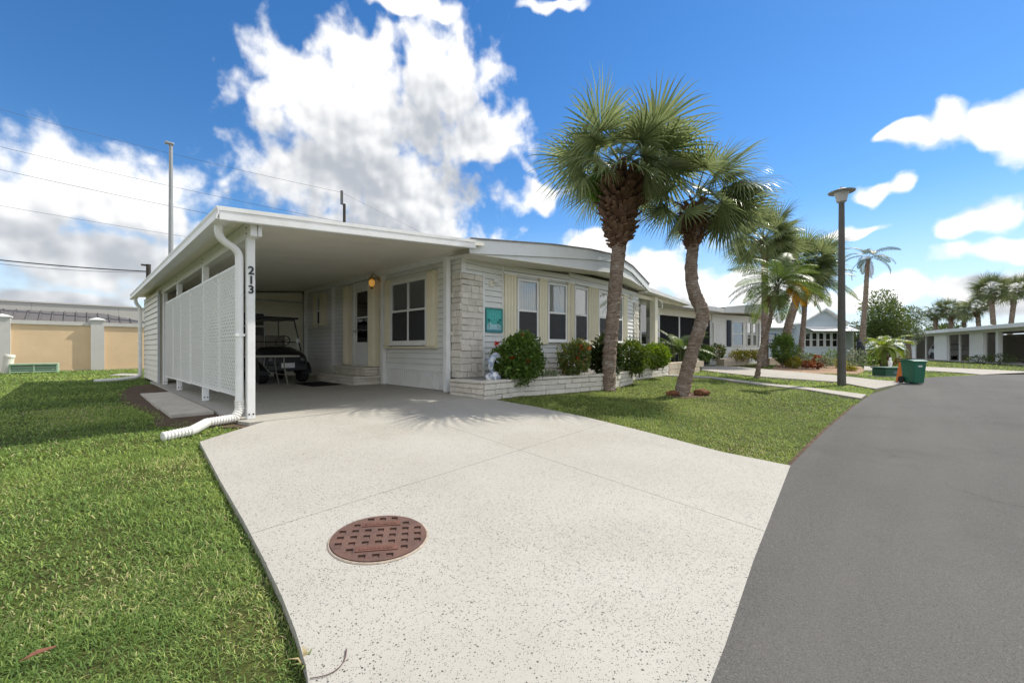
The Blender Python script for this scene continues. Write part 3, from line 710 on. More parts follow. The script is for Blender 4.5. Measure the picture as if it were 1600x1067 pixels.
def wall_lamps():
    t = thing('wall_lantern', 'lit brass globe wall lantern beside the carport door', 'wall lamp', (5.0, 9.08, 2.3))
    gx, gy, gz = 4.83, 9.16, 2.42
    MB().lathe([(.0, -.085), (.04, -.08), (.05, -.06), (.066, -.03), (.072, .02), (.066, .05), (.05, .07), (.02, .09)], (gx, gy, gz), 16).build('globe', mat('amber_glass', (.7, .42, .12), .2, .05, 3, emit=((1.0, .50, .10), .12)), t, smooth=True)
    MB().lathe([(.0, .09), (.075, .092), (.07, .12), (.03, .15), (.012, .19), (0, .2)], (gx, gy, gz), 14).lathe([(.0, -.15), (.02, -.14), (.05, -.1), (.052, -.09), (0, -.088)], (gx, gy, gz), 14).build('brass_cap', mat('brass', (.45, .30, .10), .35, .1, 5, metal=.9), t, smooth=True)
    MB().tube([(gx, gy, gz + .19), (gx + .03, gy, gz + .24), (gx + .1, gy, gz + .2), (5.04, gy, gz + .1)], .01, 6).lathe([(.05, 0), (.05, .02), (.02, .035)], n=12, M=Matrix.Translation((5.06, gy, gz + .1)) @ Matrix.Rotation(R(-90), 4, 'Y')).build('arm', MATS['brass'], t)
    def flood(name, label, x, y, z, M_=None):
        t = thing(name, label, 'floodlight', (x, y, z)); 
        MB().box(x - .06, x + .06, y - .045, y - .014, z - .07, z + .07).build('base', mat('cream_plastic', (.75, .72, .62), .4, .03, 4), t, bevel=.008)
        for s in (.11,):
            MB().tube([(x + .01, y - .045, z + .02), (x + s*.6, y - .11, z + .06)], .014, 6).build('swivel_arm', MATS['cream_plastic'], t)
            Mx = Matrix.Translation((x + s*.6, y - .11, z + .06)) @ Vector((.45, -.7, -.25)).to_track_quat('Z', 'Y').to_matrix().to_4x4()
            MB().lathe([(.0, -.05), (.022, -.05), (.028, -.01), (.05, .05), (.052, .06), (.0, .066)], n=14, M=Mx).build('bulb', mat('flood_bulb', (.85, .85, .83), .15, .02, 4, spec=.6), t, smooth=True)
        return t
    flood('floodlight', 'small white floodlight above the teal plaque', 5.88, HY0, 2.20)
    flood('floodlight', 'small white floodlight at the far end of the front, behind the palm trunk', 11.75, 6.03, 2.44)
wall_lamps()
def plaque():
    t = thing('wall_plaque', 'teal square plaque with painted palms and water on the front wall', 'plaque', (5.95, HY0 - .03, 1.2))
    x0, x1, z0, z1, y = 5.71, 6.18, 1.20, 1.68, HY0 - .02
    MB().box(x0, x1, y - .022, y, z0, z1).build('board', mat('teal_paint', (.06, .42, .38), .45, .12, 9, dirt=((.15, .55, .55), .5, 5)), t)
    tm = mat('teal_edge', (.03, .25, .23), .5, .1, 5)
    b = MB(); w = .018
    b.box(x0 - .006, x1 + .006, y - .034, y - .002, z1 - w, z1 + .006).box(x0 - .006, x1 + .006, y - .034, y - .002, z0 - .006, z0 + w).box(x0 - .006, x0 + w, y - .033, y - .003, z0 + w, z1 - w).box(x1 - w, x1 + .006, y - .033, y - .003, z0 + w, z1 - w)
    b.build('border', tm, t)
    MB().prism([(x0 + .03, y - .024, z0 + .05), (x1 - .03, y - .024, z0 + .05), (x1 - .03, y - .024, z0 + .13), (x1 - .12, y - .024, z0 + .18), (x0 + .2, y - .024, z0 + .15), (x0 + .1, y - .024, z0 + .2), (x0 + .03, y - .024, z0 + .14)], (0, -.003, 0)).build('painted_water', mat('pale_water', (.35, .58, .62), .5, .25, 30), t)
    MB().box(x0 + .03, x1 - .03, y - .0265, y - .0235, z0 + .022, z0 + .048).build('painted_shore', mat('blue_paint', (.10, .30, .42), .5, .25, 30), t)
    p = MB()
    for cx, cz, s in ((x0 + .08, z0 + .24, 1), (x1 - .07, z0 + .25, 1), (x1 - .13, z0 + .2, .7)):
        p.box(cx - .006, cx + .006, y - .031, y - .0275, z0 + .06, cz)
        for k in range(7):
            a = R(-20 + 37 * k); ex, ez = cx + .06 * s * math.cos(a), cz + .045 * s * math.sin(a)
            p.prism([(cx, y - .0275, cz - .006), (ex, y - .0275, ez), (cx, y - .0275, cz + .008)], (0, -.003, 0))
    p.build('painted_palms', mat('deep_teal', (.02, .16, .14), .5, .2, 20), t)
    pl = MB()
    for i in range(4): pl.box(x0 + .1 + .07*i, x0 + .125 + .07*i, y - .0255, y - .0225, z0 + .25, z0 + .40 - .02 * (i % 2))
    pl.build('painted_bands', mat('mid_teal', (.10, .48, .46), .5, .2, 20), t)
plaque()

# ------------------------------------------------------------------ carport
cp = thing('carport', 'white aluminium carport with open front and flat sloping roof', 'carport', (1.46, 5.73, 0))
XA, XB, YA, YB = 1.07, 4.82, 5.45, 16.2
def rz_(x): return 2.42 + (2.765 - 2.42) * (x - XA) / (4.77 - XA)       # top of roof
def slope_panel(b, x0, x1, y0, y1, t0, t1):
    b.add([(x0, y0, rz_(x0)+t0), (x1, y0, rz_(x1)+t0), (x1, y1, rz_(x1)+t0), (x0, y1, rz_(x0)+t0), (x0, y0, rz_(x0)+t1), (x1, y0, rz_(x1)+t1), (x1, y1, rz_(x1)+t1), (x0, y1, rz_(x0)+t1)],
          [(0,3,2,1),(4,5,6,7),(0,1,5,4),(1,2,6,5),(2,3,7,6),(3,0,4,7)]); return b
M_CEIL = mat('ceiling_panel', (.90, .87, .77), .45, .03, 1.4, spec=.4, dirt=((.66, .62, .52), .3, 1.1))
y = YA + .03
while y < YB - .05:
    y1 = min(y + .61, YB)
    slope_panel(MB(), XA + .03, 5.08, y + .003, y1 - .003, -.075, -.004).build('roof_panel', M_CEIL, cp); y += .61
# fascia in three stepped bands on the front, gutter along the low side
fb = MB()
slope_panel(fb, XA, XB, YA - .03, YA + .028, -.045, .0); slope_panel(fb, XA + .004, XB, YA - .012, YA + .027, -.082, -.0455); slope_panel(fb, XA, XB, YA - .032, YA + .026, -.145, -.0825)
slope_panel(fb, XA, XB, YA - .022, YA + .024, -.152, -.1455)
fb.build('fascia', M_WHITE2, cp)
gt = MB(); gz = rz_(XA)
prof = [(XA, gz - .002), (XA - .025, gz - .002), (XA - .025, gz - .02), (XA - .012, gz - .05), (XA - .012, gz - .085), (XA - .03, gz - .11), (XA - .03, gz - .145), (XA + .10, gz - .145), (XA + .10, gz - .138), (XA - .02, gz - .138), (XA - .02, gz - .11), (XA - .002, gz - .085), (XA - .002, gz - .05), (XA + .0, gz - .02)]
gt.prism([(x, YA - .03, z) for x, z in prof], (0, YB - YA + .06, 0))
gt.build('gutter', M_WHITE2, cp)
MB().box(1.40, 1.47, YA + .1, 14.0, 2.185, rz_(1.4) - .08).build('beam', M_WHITE2, cp)
MB().box(1.475, 1.515, YA + .085, 14.0, 2.19, rz_(1.48) - .08).build('beam', M_WHITE2, cp)
for y in (5.73, 8.27, 10.76, 12.75):
    p = MB().box(1.40, 1.485, y - .042, y + .042, .003, 2.19).build('post', M_WHITE2, cp, bevel=.006)
    bo = MB()
    for dz in (.05, .0):
        pass
    for dx in (-.022, .022): bo.lathe([(.0, 0), (.011, 0), (.009, .006), (0, .008)], n=8, M=Matrix.Translation((1.4425 + dx, y - .042, .06)) @ Matrix.Rotation(R(90), 4, 'X'))
    for dz in (2.24, 2.31): bo.lathe([(.0, 0), (.011, 0), (.009, .006), (0, .008)], n=8, M=Matrix.Translation((1.40, y, dz)) @ Matrix.Rotation(R(-90), 4, 'Y'))
    bo.build('bolt', M_DARKM, p)
# downspout: wall of the gutter, double bend, pipe, corrugated end on the lawn
def downspout(label, y0, xo, end, sc_=1):
    t = thing('downspout', label, 'downspout', (xo, y0, 0))
    def bend(pts, n=5):
        out = []
        for i in range(len(pts)):
            if 0 < i < len(pts) - 1:
                a, b, c = Vector(pts[i-1]), Vector(pts[i]), Vector(pts[i+1])
                for k in range(n + 1):
                    s = k / n; p = b + (a - b).normalized() * .09 * (1 - s) ** 2 + (c - b).normalized() * .09 * s ** 2; out.append(p)
            else: out.append(Vector(pts[i]))
        return out
    P = bend([(XA + .045, y0 - .06, 2.30), (XA + .05, y0 - .05, 2.13), (xo, y0, 2.02), (xo, y0, .22)])
    MB().tube(P, .043, 12).build('pipe', M_WHITE2, t, smooth=True)
    # ribbed elbow collars
    rb = MB()
    for q in P[1:12]:
        pass
    Q = [Vector((xo, y0, .24))] + [Vector(e) for e in end]
    dense = []
    for i in range(len(Q) - 1):
        n = max(2, int((Q[i+1] - Q[i]).length / .007))
        for k in range(n): dense.append(Q[i].lerp(Q[i+1], k / n))
    for it in range(6): dense = [dense[0]] + [(dense[i-1] + dense[i]*2 + dense[i+1]) / 4 for i in range(1, len(dense)-1)] + [dense[-1]]
    MB().tube(dense, [.052 if (i // 2) % 2 else .044 for i in range(len(dense))], 12).build('corrugated_hose', mat('white_hose', (.76, .75, .72), .5, .06, 8, dirt=((.45, .42, .36), .5, 8)), t)
    MB().box(xo - .05, xo + .05, y0 - .05, y0 + .05, 1.0, 1.03).build('strap', M_WHITE2, t)
e = at(252, 682)
downspout('white downspout with corrugated hose end curling onto the near lawn', 5.76, 1.335, [(1.335, 5.75, .12), (1.28, 5.72, .03), (1.0, 5.66, .02), (e[0] + .25, e[1] + .06, .0), (e[0], e[1], -.02)])
downspout('white downspout at the far back corner of the carport', 15.6, 1.22, [(1.22, 15.58, .1), (1.1, 15.6, .04), (.75, 15.65, .0), (.3, 15.7, -.02)])
# house number on the front post
def digits():
    t = thing('house_number', 'black numerals 213 running down the front carport post', 'house number', (1.44, 5.685, 1.5))
    for i, ch in enumerate('213'):
        c = bpy.data.curves.new('digit', 'FONT'); c.body = ch; c.size = .135; c.extrude = .004; c.align_x = 'CENTER'; c.offset = .003
        o = bpy.data.objects.new('tmp', c); sc.collection.objects.link(o)
        dg = bpy.context.evaluated_depsgraph_get(); me = bpy.data.meshes.new_from_object(o.evaluated_get(dg)); me.name = 'digit'
        bpy.data.objects.remove(o)
        d = obj('digit', me, M_BLACK, t, (0, -.003, 0.25 - .115 * i), (R(90), 0, 0), (1.0, 1, 1)); 
digits()
# lattice privacy panels
def lattice():
    t = thing('lattice_screen', 'white diagonal lattice privacy panels hung between the carport posts', 'lattice screen', (1.37, 9, .26))
    M_LAT = mat('white_vinyl', (.80, .81, .80), .45, .02, 3, spec=.35)
    edges = [5.93, 6.98, 7.98, 9.1, 10.1, 11.0, 12.02]
    for k in range(6):
        y0, y1 = edges[k], edges[k+1]; z0, z1 = .26 - .006 * (k % 3), 1.905 - .004 * k
        if k >= 3: z0 -= .02
        xo = 1.375 - .007 * (k % 2); V = []; F = []
        pitch = .064; w = .030; mb = MB()
        for s in (1, -1):
            c = -(z1 - z0)
            lo, hi = (y0 - (z1 - z0), y1) if s == 1 else (y0, y1 + (z1 - z0))
            q = lo
            while q < hi:
                # slat runs from (q, z0) at 45 degrees
                ya, za, yb, zb = q, z0, q + s * (z1 - z0), z1
                def clip(y_lim, keep_gt):
                    pass
                # parametric clip to [y0, y1]
                t0, t1 = 0.0, 1.0
                dy = yb - ya
                for lim, sign in ((y0, 1), (y1, -1)):
                    pa, pb = sign * (ya - lim), sign * (yb - lim)
                    if pa < 0 and pb < 0: t0, t1 = 1, 0; break
                    if pa < 0: t0 = max(t0, pa / (pa - pb))
                    elif pb < 0: t1 = min(t1, pa / (pa - pb))
                if t1 - t0 > .01:
                    A = Vector((ya + dy*t0, za + (zb-za)*t0)); B = Vector((ya + dy*t1, za + (zb-za)*t1))
                    d = (B - A).normalized(); nn = Vector((-d.y, d.x)) * w / 2
                    x0 = xo + (.005 if s == 1 else 0); x1 = x0 + .0045
                    mb.add([(x, p.x, p.y) for x in (x0, x1) for p in (A - nn, B - nn, B + nn, A + nn)], [(0,1,2,3),(4,7,6,5),(0,4,5,1),(2,6,7,3)])
                q += pitch * math.sqrt(2)
        p = mb.build('lattice_panel', M_LAT, t); p['kind'] = 'stuff'
        MB().box(xo - .003, xo + .013, y0, y0 + .03, z0 - .01, z1 + .01).box(xo - .003, xo + .013, y1 - .03, y1 - .002, z0 - .01, z1 + .01).box(xo - .002, xo + .012, y0 + .03, y1 - .03, z1 - .02, z1 + .01).box(xo - .002, xo + .012, y0 + .03, y1 - .03, z0 - .01, z0 + .02).build('lattice_edging', M_LAT, t)
lattice()
# storage room closing the back of the carport
sh = thing('storage_room', 'cream sided storage room at the back of the carport', 'storage room', (3, 15, 0))
MB().box(1.372, 5.0, 14.012, 16.0, 0, 2.30).build('wall', M_CREAM, sh)
MB().prism([(1.372, 14.012, 2.3), (5.0, 14.012, 2.3), (5.0, 14.012, 2.66), (1.372, 14.012, 2.31)], (0, 1.9, 0)).build('gable', M_CREAM, sh)
boards(sh, (1.36, 16.0), (1.36, 13.05), .02, 2.29, mat('pale_siding', (.72, .70, .63), .5, .03, 2, rand=.03), .13)
boards(sh, (1.36, 14.0), (5.0, 14.0), .02, 2.30, M_CREAM, .115)
MB().box(1.372, 1.5, 13.05, 14.0, 0, 2.2).build('return_wall', M_CREAM, sh)
MB().box(1.33, 1.375, 12.98, 13.06, 0.0, 2.2).box(1.34, 1.39, 15.98, 16.05, 0, 2.28).box(1.38, 5.0, 13.97, 13.99, 2.30, 2.36).build('trim', mat('grey_trim', (.50, .52, .53), .5, .03, 3), sh)
Msh = frame_M((1.36, 14.0), (5, 14.0))
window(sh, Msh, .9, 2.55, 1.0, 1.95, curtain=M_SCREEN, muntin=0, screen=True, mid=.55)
# roof boards past the end
# right hand porch
po = thing('side_porch', 'flat roofed porch with cream column at the far side of the house', 'porch', (13.8, 6.2, 0))
MB().add([(12.64, 5.9, 2.86), (16.6, 5.95, 2.66), (16.6, 16, 2.66), (12.64, 16, 2.86), (12.64, 5.9, 2.72), (16.6, 5.95, 2.56), (16.6, 16, 2.56), (12.64, 16, 2.72)], [(0,1,2,3),(4,7,6,5),(0,4,5,1),(1,5,6,2),(2,6,7,3),(3,7,4,0)]).build('porch_roof', M_WHITE2, po)
MB().box(13.68, 13.9, 6.1, 6.3, 0, 2.66).build('column', M_CREAM, po, bevel=.01)
MB().box(12.5, 16.4, 6.18, 6.26, 2.52, 2.64).build('beam', M_CREAM, po)
for k, x in enumerate((12.46, 12.95, 13.4)):
    MB().box(x, x + .07, 6.5, 6.57, 0, 2.55).build('mullion', M_WHITE, po)
MB().box(12.46, 13.9, 6.5, 6.57, 2.4, 2.55).box(12.46, 13.9, 6.51, 6.56, .95, 1.02).build('rail', M_WHITE, po)
MB().box(12.53, 13.9, 6.53, 6.54, 0.02, 2.45).build('screen_panel', M_GLASSD, po)
MB().box(12.5, 15.5, 9.5, 9.6, 0, 2.5).build('back_wall', M_SIDE, po)
MB().tube([(13.93, 6.15, 2.62), (14.1, 6.12, 2.55), (14.25, 6.12, 2.52), (14.3, 6.12, 2.4), (14.3, 6.12, 2.3)], .03, 8).build('gutter_elbow', M_WHITE2, po)

# stone planter following the bow
PLF = [(4.78, 6.08), (4.80, 5.20), (5.9, 5.24), (8.0, 4.82), (9.0, 4.90), (10.0, 5.09)]
PLB = [(10.0, 5.09), (10.1, 5.45), (12.5, 5.52), (13.4, 5.55), (13.4, 6.0)]
def planter():
    t = thing('stone_planter', 'long low cream stone planter along the bowed house front', 'planter', (7.5, 5.1, 0))
    for k, (P, h) in enumerate(((PLF, .29), (PLB, .34))):
        for i in range(len(P) - 1):
            M = frame_M(P[i], P[i+1]); L_ = math.hypot(P[i+1][0]-P[i][0], P[i+1][1]-P[i][1])
            zb = min(g(P[i][1]), g(P[i+1][1])) - .05
            MB().box(0, L_, .002, .10, zb, h - .05, M).build('backing', M_MORT, t)
            stonework(t, P[i], P[i+1], zb + .02, h - .055, 3, .03, rs=30 + i + 9*k, wmin=.22, wmax=.55)
            n = max(1, int(L_ / .42))
            for j in range(n):
                MB().box(j*L_/n + .004, (j+1)*L_/n - .004, -.045, .17, h - .05, h - .0 + rnd.uniform(-.006, .006), M).build('coping_stone', M_STONE, t, bevel=.012)
    f = [(x, y + .1, .2) for x, y in PLF[1:]] + [(10.05, 5.75, .2)] + [(12.4, 6.0, .2)] + [(x, y, .2) for x, y in FR[::-1]] + [(4.9, 6.1, .2)]
    b = MB(); b.add(f, [tuple(range(len(f)))]); b.build('soil', M_DIRT, t)
planter()
# ------------------------------------------------------------------ things in the carport
def wheel_at(parent, x, y, r, w, name='wheel', spokes=5, local=True, tyre=M_RUB, rim=M_CHROME):
    """wheel whose axle lies along local X"""
    M = Matrix.Translation((x, y, r)) @ Matrix.Rotation(R(90), 4, 'Y')
    b = MB().lathe([(r*.55, -w/2), (r*.9, -w/2), (r, -w*.32), (r, w*.32), (r*.9, w/2), (r*.55, w/2)], n=22, M=M)
    o = b.build(name, tyre, parent, smooth=True, local=True)
    rb = MB().lathe([(.0, -w*.42), (r*.2, -w*.44), (r*.5, -w*.36), (r*.58, -w*.5), (r*.58, w*.5), (r*.5, w*.36), (r*.2, w*.44), (0, w*.42)], n=18, M=M)
    rb.build('rim', rim, o, smooth=True, local=True); return o
def golf_cart():
    t = thing('golf_cart', 'black golf cart parked nose out under the carport', 'golf cart', (3.52, 11.2, .004), 0)   # nose towards -y
    body = mat('black_gloss', (.008, .009, .011), .4, .05, 3, spec=.3)
    # front cowl: shaped loft
    secs = [(-.32, .34, .52, .36), (-.30, .36, .66, .46), (-.18, .36, .76, .53), (.05, .34, .82, .56), (.32, .33, .86, .57), (.42, .34, .90, .55)]
    V = []; F = []; n = 14
    for (y, zb, zt, hw) in secs:
        for j in range(n):
            a = math.pi * j / (n - 1); c, s = math.cos(a), math.sin(a)
            V.append((hw * (abs(c) ** .45) * (1 if c >= 0 else -1), y, zb + (zt - zb) * (max(0, s) ** .5)))
    for i in range(len(secs) - 1):
        for j in range(n - 1): F.append((i*n+j, (i+1)*n+j, (i+1)*n+j+1, i*n+j+1))
    F += [tuple(range(n)), tuple((len(secs)-1)*n+j for j in range(n))[::-1]]
    MB().add(V, F).build('cowl', body, t, smooth=True, local=True)
    MB().box(-.5, .5, -.26, -.20, .30, .40).box(-.46, .46, -.38, -.28, .30, .47).build('bumper', M_BLACK, t, bevel=.03, local=True)
    MB().box(-.52, .52, .35, 2.0, .26, .36).build('floor', M_BLACK, t, bevel=.02, local=True)
    MB().box(-.58, .58, 1.15, 2.15, .36, .68).build('rear_body', body, t, bevel=.06, local=True)
    for x in (-.27, .27):
        MB().box(x - .25, x + .25, .98, 1.45, .68, .80).build('seat', mat('tan_vinyl', (.20, .17, .14), .5, .06, 6), t, bevel=.04, local=True)
        MB().box(x - .25, x + .25, 1.42, 1.54, .80, 1.22).build('seat_back', MATS['tan_vinyl'], t, bevel=.04, local=True)
    for s in (-1, 1):
        wheel_at(t, s*.46, .0, .225, .19); wheel_at(t, s*.46, 1.72, .225, .2)
        fd = MB(); m_ = 9
        for i in range(m_):
            a0, a1 = math.pi*i/m_, math.pi*(i+1)/m_
            fd.add([(s*x, -.28*math.cos(a), .22 + rr*math.sin(a)) for x in (.36, .58) for a, rr in ((a0, .28), (a1, .28))] + [(s*x, -.31*math.cos(a), .22 + .31*math.sin(a)) for x in (.36, .58) for a in (a0, a1)], [(0,1,3,2),(4,6,7,5),(0,4,5,1),(2,3,7,6)])
        fd.build('fender', body, t, local=True)
        MB().tube([(s*.54, .30, .78), (s*.50, .52, 1.35), (s*.47, .60, 1.62)], .017, 8).build('windshield_post', M_BLACK, t, local=True)
        MB().tube([(s*.50, 1.9, .68), (s*.48, 1.88, 1.64)], .016, 8).build('rear_post', M_BLACK, t, local=True)
        MB().lathe([(0, 0), (.05, .0), (.055, .02), (.03, .03), (0, .032)], n=14, M=Matrix.Translation((s*.36, -.285, .58)) @ Matrix.Rotation(R(90), 4, 'X')).build('headlight', mat('headlight_lens', (.12, .125, .13), .2, .02, 3), t, local=True)
    MB().box(-.56, .56, .52, 2.05, 1.63, 1.68).build('canopy', M_BLACK, t, bevel=.02, local=True)
    for bar in (((-.52, .40, 1.02), (.52, .40, 1.02)), ((-.47, .60, 1.60), (.47, .60, 1.60))): MB().tube(bar, .014, 6).build('windshield_bar', M_BLACK, t, local=True)
    MB().add([(-.50, .36, .90), (.50, .36, .90), (.46, .59, 1.60), (-.46, .59, 1.60)], [(0, 1, 2, 3)]).build('windshield', M_GLASS, t, local=True)
    M = Matrix.Translation((.24, .74, 1.05)) @ Matrix.Rotation(R(-55), 4, 'X')
    pts = [M @ Vector((.17*math.cos(2*math.pi*i/20), .17*math.sin(2*math.pi*i/20), 0)) for i in range(21)]
    sw = MB().tube(pts, .015, 6, cap=False)
    for a in (90, 210, 330): sw.tube([M @ Vector((0, 0, -.01)), M @ Vector((.17*math.cos(R(a)), .17*math.sin(R(a)), 0))], .011, 6)
    sw.lathe([(0, -.02), (.045, -.015), (.04, .02), (0, .025)], n=12, M=M).tube([(.24, .74, 1.05), (.24, .45, .72)], .022, 8).build('steering_wheel', M_BLACK, t, local=True)
    MB().box(-.20, .20, -.397, -.385, .36, .52).build('licence_plate_holder', M_BLACK, t, local=True)
    MB().box(-.15, .15, -.402, -.3975, .385, .50).build('licence_plate', mat('plate_white', (.75, .77, .80), .4, .1, 40, dirt=((.2, .3, .5), .5, 35)), t, local=True)
    MB().tube([(.44, .30, .88), (.45, .26, 1.0)], .01, 6).lathe([(0, -.05), (.045, -.045), (.05, .03), (.02, .055), (0, .055)], (.45, .26, 1.06), 12).build('cup', mat('white_cup', (.75, .75, .74), .4, .02, 4), t, local=True)
golf_cart()
def folding_table():
    t = thing('folding_table', 'pale folding table standing in front of the golf cart', 'table', (2.55, 9.75, 0))
    MB().box(1.66, 3.30, 9.40, 10.1, .675, .71).build('tabletop', mat('table_grey', (.34, .32, .29), .5, .05, 6), t, bevel=.012)
    for x in (1.85, 3.0):
        for y in (9.46, 10.04):
            s = 1 if x > 2.5 else -1
            MB().tube([(x, y, .67), (x + s*.0, y, .55), (x + s*.03, y, .30), (x + s*.10, y, .0)], .014, 8).build('leg', mat('table_leg', (.22, .21, .19), .4, .05, 4, metal=.4), t)
        MB().tube([(x + (.03 if x > 2.5 else -.03), 9.46, .3), (x + (.03 if x > 2.5 else -.03), 10.04, .3)], .011, 6).build('cross_bar', MATS['table_leg'], t)
        s = -1 if x > 2.5 else 1
        MB().tube([(x + s*.28, 9.75, .67), (x + s*.30, 9.75, .5), (x + s*.2, 9.75, .36), (x, 9.75, .30)], .01, 6).build('brace', MATS['table_leg'], t)
folding_table()
tag(MB().box(3.62, 4.28, 9.55, 10.75, .003, .015).build('doormat', mat('mat_black', (.02, .02, .021), .95, .3, 60, bump=.6, bscale=300, spec=.1), None, bevel=.005), 'black doormat on the carport floor before the steps', 'doormat')

# ------------------------------------------------------------------ dolphin statue and stone ornament on the planter
def dolphin():
    t = thing('dolphin_statue', 'blue and white leaping dolphin statue on the planter edge', 'statue', (5.25, 5.42, .26)); t.scale = (.88, .88, .88)
    # wave base then the body rising and curling over towards +x
    path = [(.02, 0, .10), (-.04, 0, .18), (-.075, 0, .28), (-.07, 0, .38), (-.02, 0, .47), (.05, 0, .52), (.12, 0, .525), (.17, 0, .50), (.205, 0, .475), (.24, 0, .46)]
    rad = [.022, .035, .055, .07, .078, .074, .062, .045, .022, .010]
    V = []; n = 14
    P = [Vector(p) for p in path]
    for i, p in enumerate(P):
        tt = (P[min(i+1, len(P)-1)] - P[max(i-1, 0)]).normalized(); y = Vector((0, 1, 0)); x = y.cross(tt).normalized()
        for j in range(n):
            a = 2*math.pi*j/n; V.append(p + x*math.cos(a)*rad[i] + y*math.sin(a)*rad[i]*.8)
    F = [(i*n+j, i*n+(j+1) % n, (i+1)*n+(j+1) % n, (i+1)*n+j) for i in range(len(P)-1) for j in range(n)] + [tuple(range(n))[::-1], tuple((len(P)-1)*n+j for j in range(n))]
    m, nt, N, L, b, Pn = nodemat('dolphin_glaze')
    tc = nt.nodes.new('ShaderNodeTexCoord')
    L.new(mixc(nt, mrange(nt, nz(nt, tc.outputs['Object'], 9, 3), .42, .6, 0, 1), (.68, .70, .74), (.22, .28, .40)), b.inputs['Base Color']); b.inputs['Roughness'].default_value = .35
    MB().add(V, F).build('body', m, t, smooth=True, local=True)
    fin = MB().prism([(-.10, -.008, .44), (-.19, -.008, .50), (-.15, -.008, .40), (-.12, -.008, .36)], (0, .016, 0))
    fin.build('dorsal_fin', m, t, local=True)
    MB().prism([(.0, -.07, .44), (.07, -.15, .36), (.03, -.07, .39)], (.01, .012, 0)).prism([(.0, .07, .44), (.07, .15, .36), (.03, .07, .39)], (.01, -.012, 0)).build('flipper', m, t, local=True)
    wv = []
    r = random.Random(4)
    bm = bmesh.new(); bmesh.ops.create_icosphere(bm, subdivisions=3, radius=1)
    for v in bm.verts:
        c = v.co.copy(); k = 1 + .18 * math.sin(5 * math.atan2(c.y, c.x) + 4 * c.z) + .08 * math.sin(9 * c.x + 3)
        v.co = Vector((c.x * .15 * k, c.y * .11 * k, max(-.02, .08 + c.z * .11 * k)))
    me = bpy.data.meshes.new('wave_base'); bm.to_mesh(me); bm.free(); obj('wave_base', me, m, t, smooth=True)
dolphin()
def ornament():
    x, y = 13.1, 5.75
    t = thing('stone_head_ornament', 'round grey stone ornament on the end of the planter beneath the porch', 'ornament', (x, y, .33))
    MB().lathe([(.14, 0), (.15, .03), (.09, .06), (.085, .09), (.19, .16), (.23, .27), (.21, .37), (.13, .45), (.05, .48), (0, .485)], n=18).build('head', mat('grey_stone', (.42, .40, .37), .9, .25, 18, bump=.6, bscale=30, dirt=((.25, .24, .22), .6, 14)), t, smooth=True, local=True)
    MB().box(-.06, .06, -.26, -.18, .18, .30).box(-.13, -.05, -.225, -.17, .29, .33).box(.05, .13, -.225, -.17, .29, .33).build('carving', MATS['grey_stone'], t, bevel=.012, local=True)
ornament()

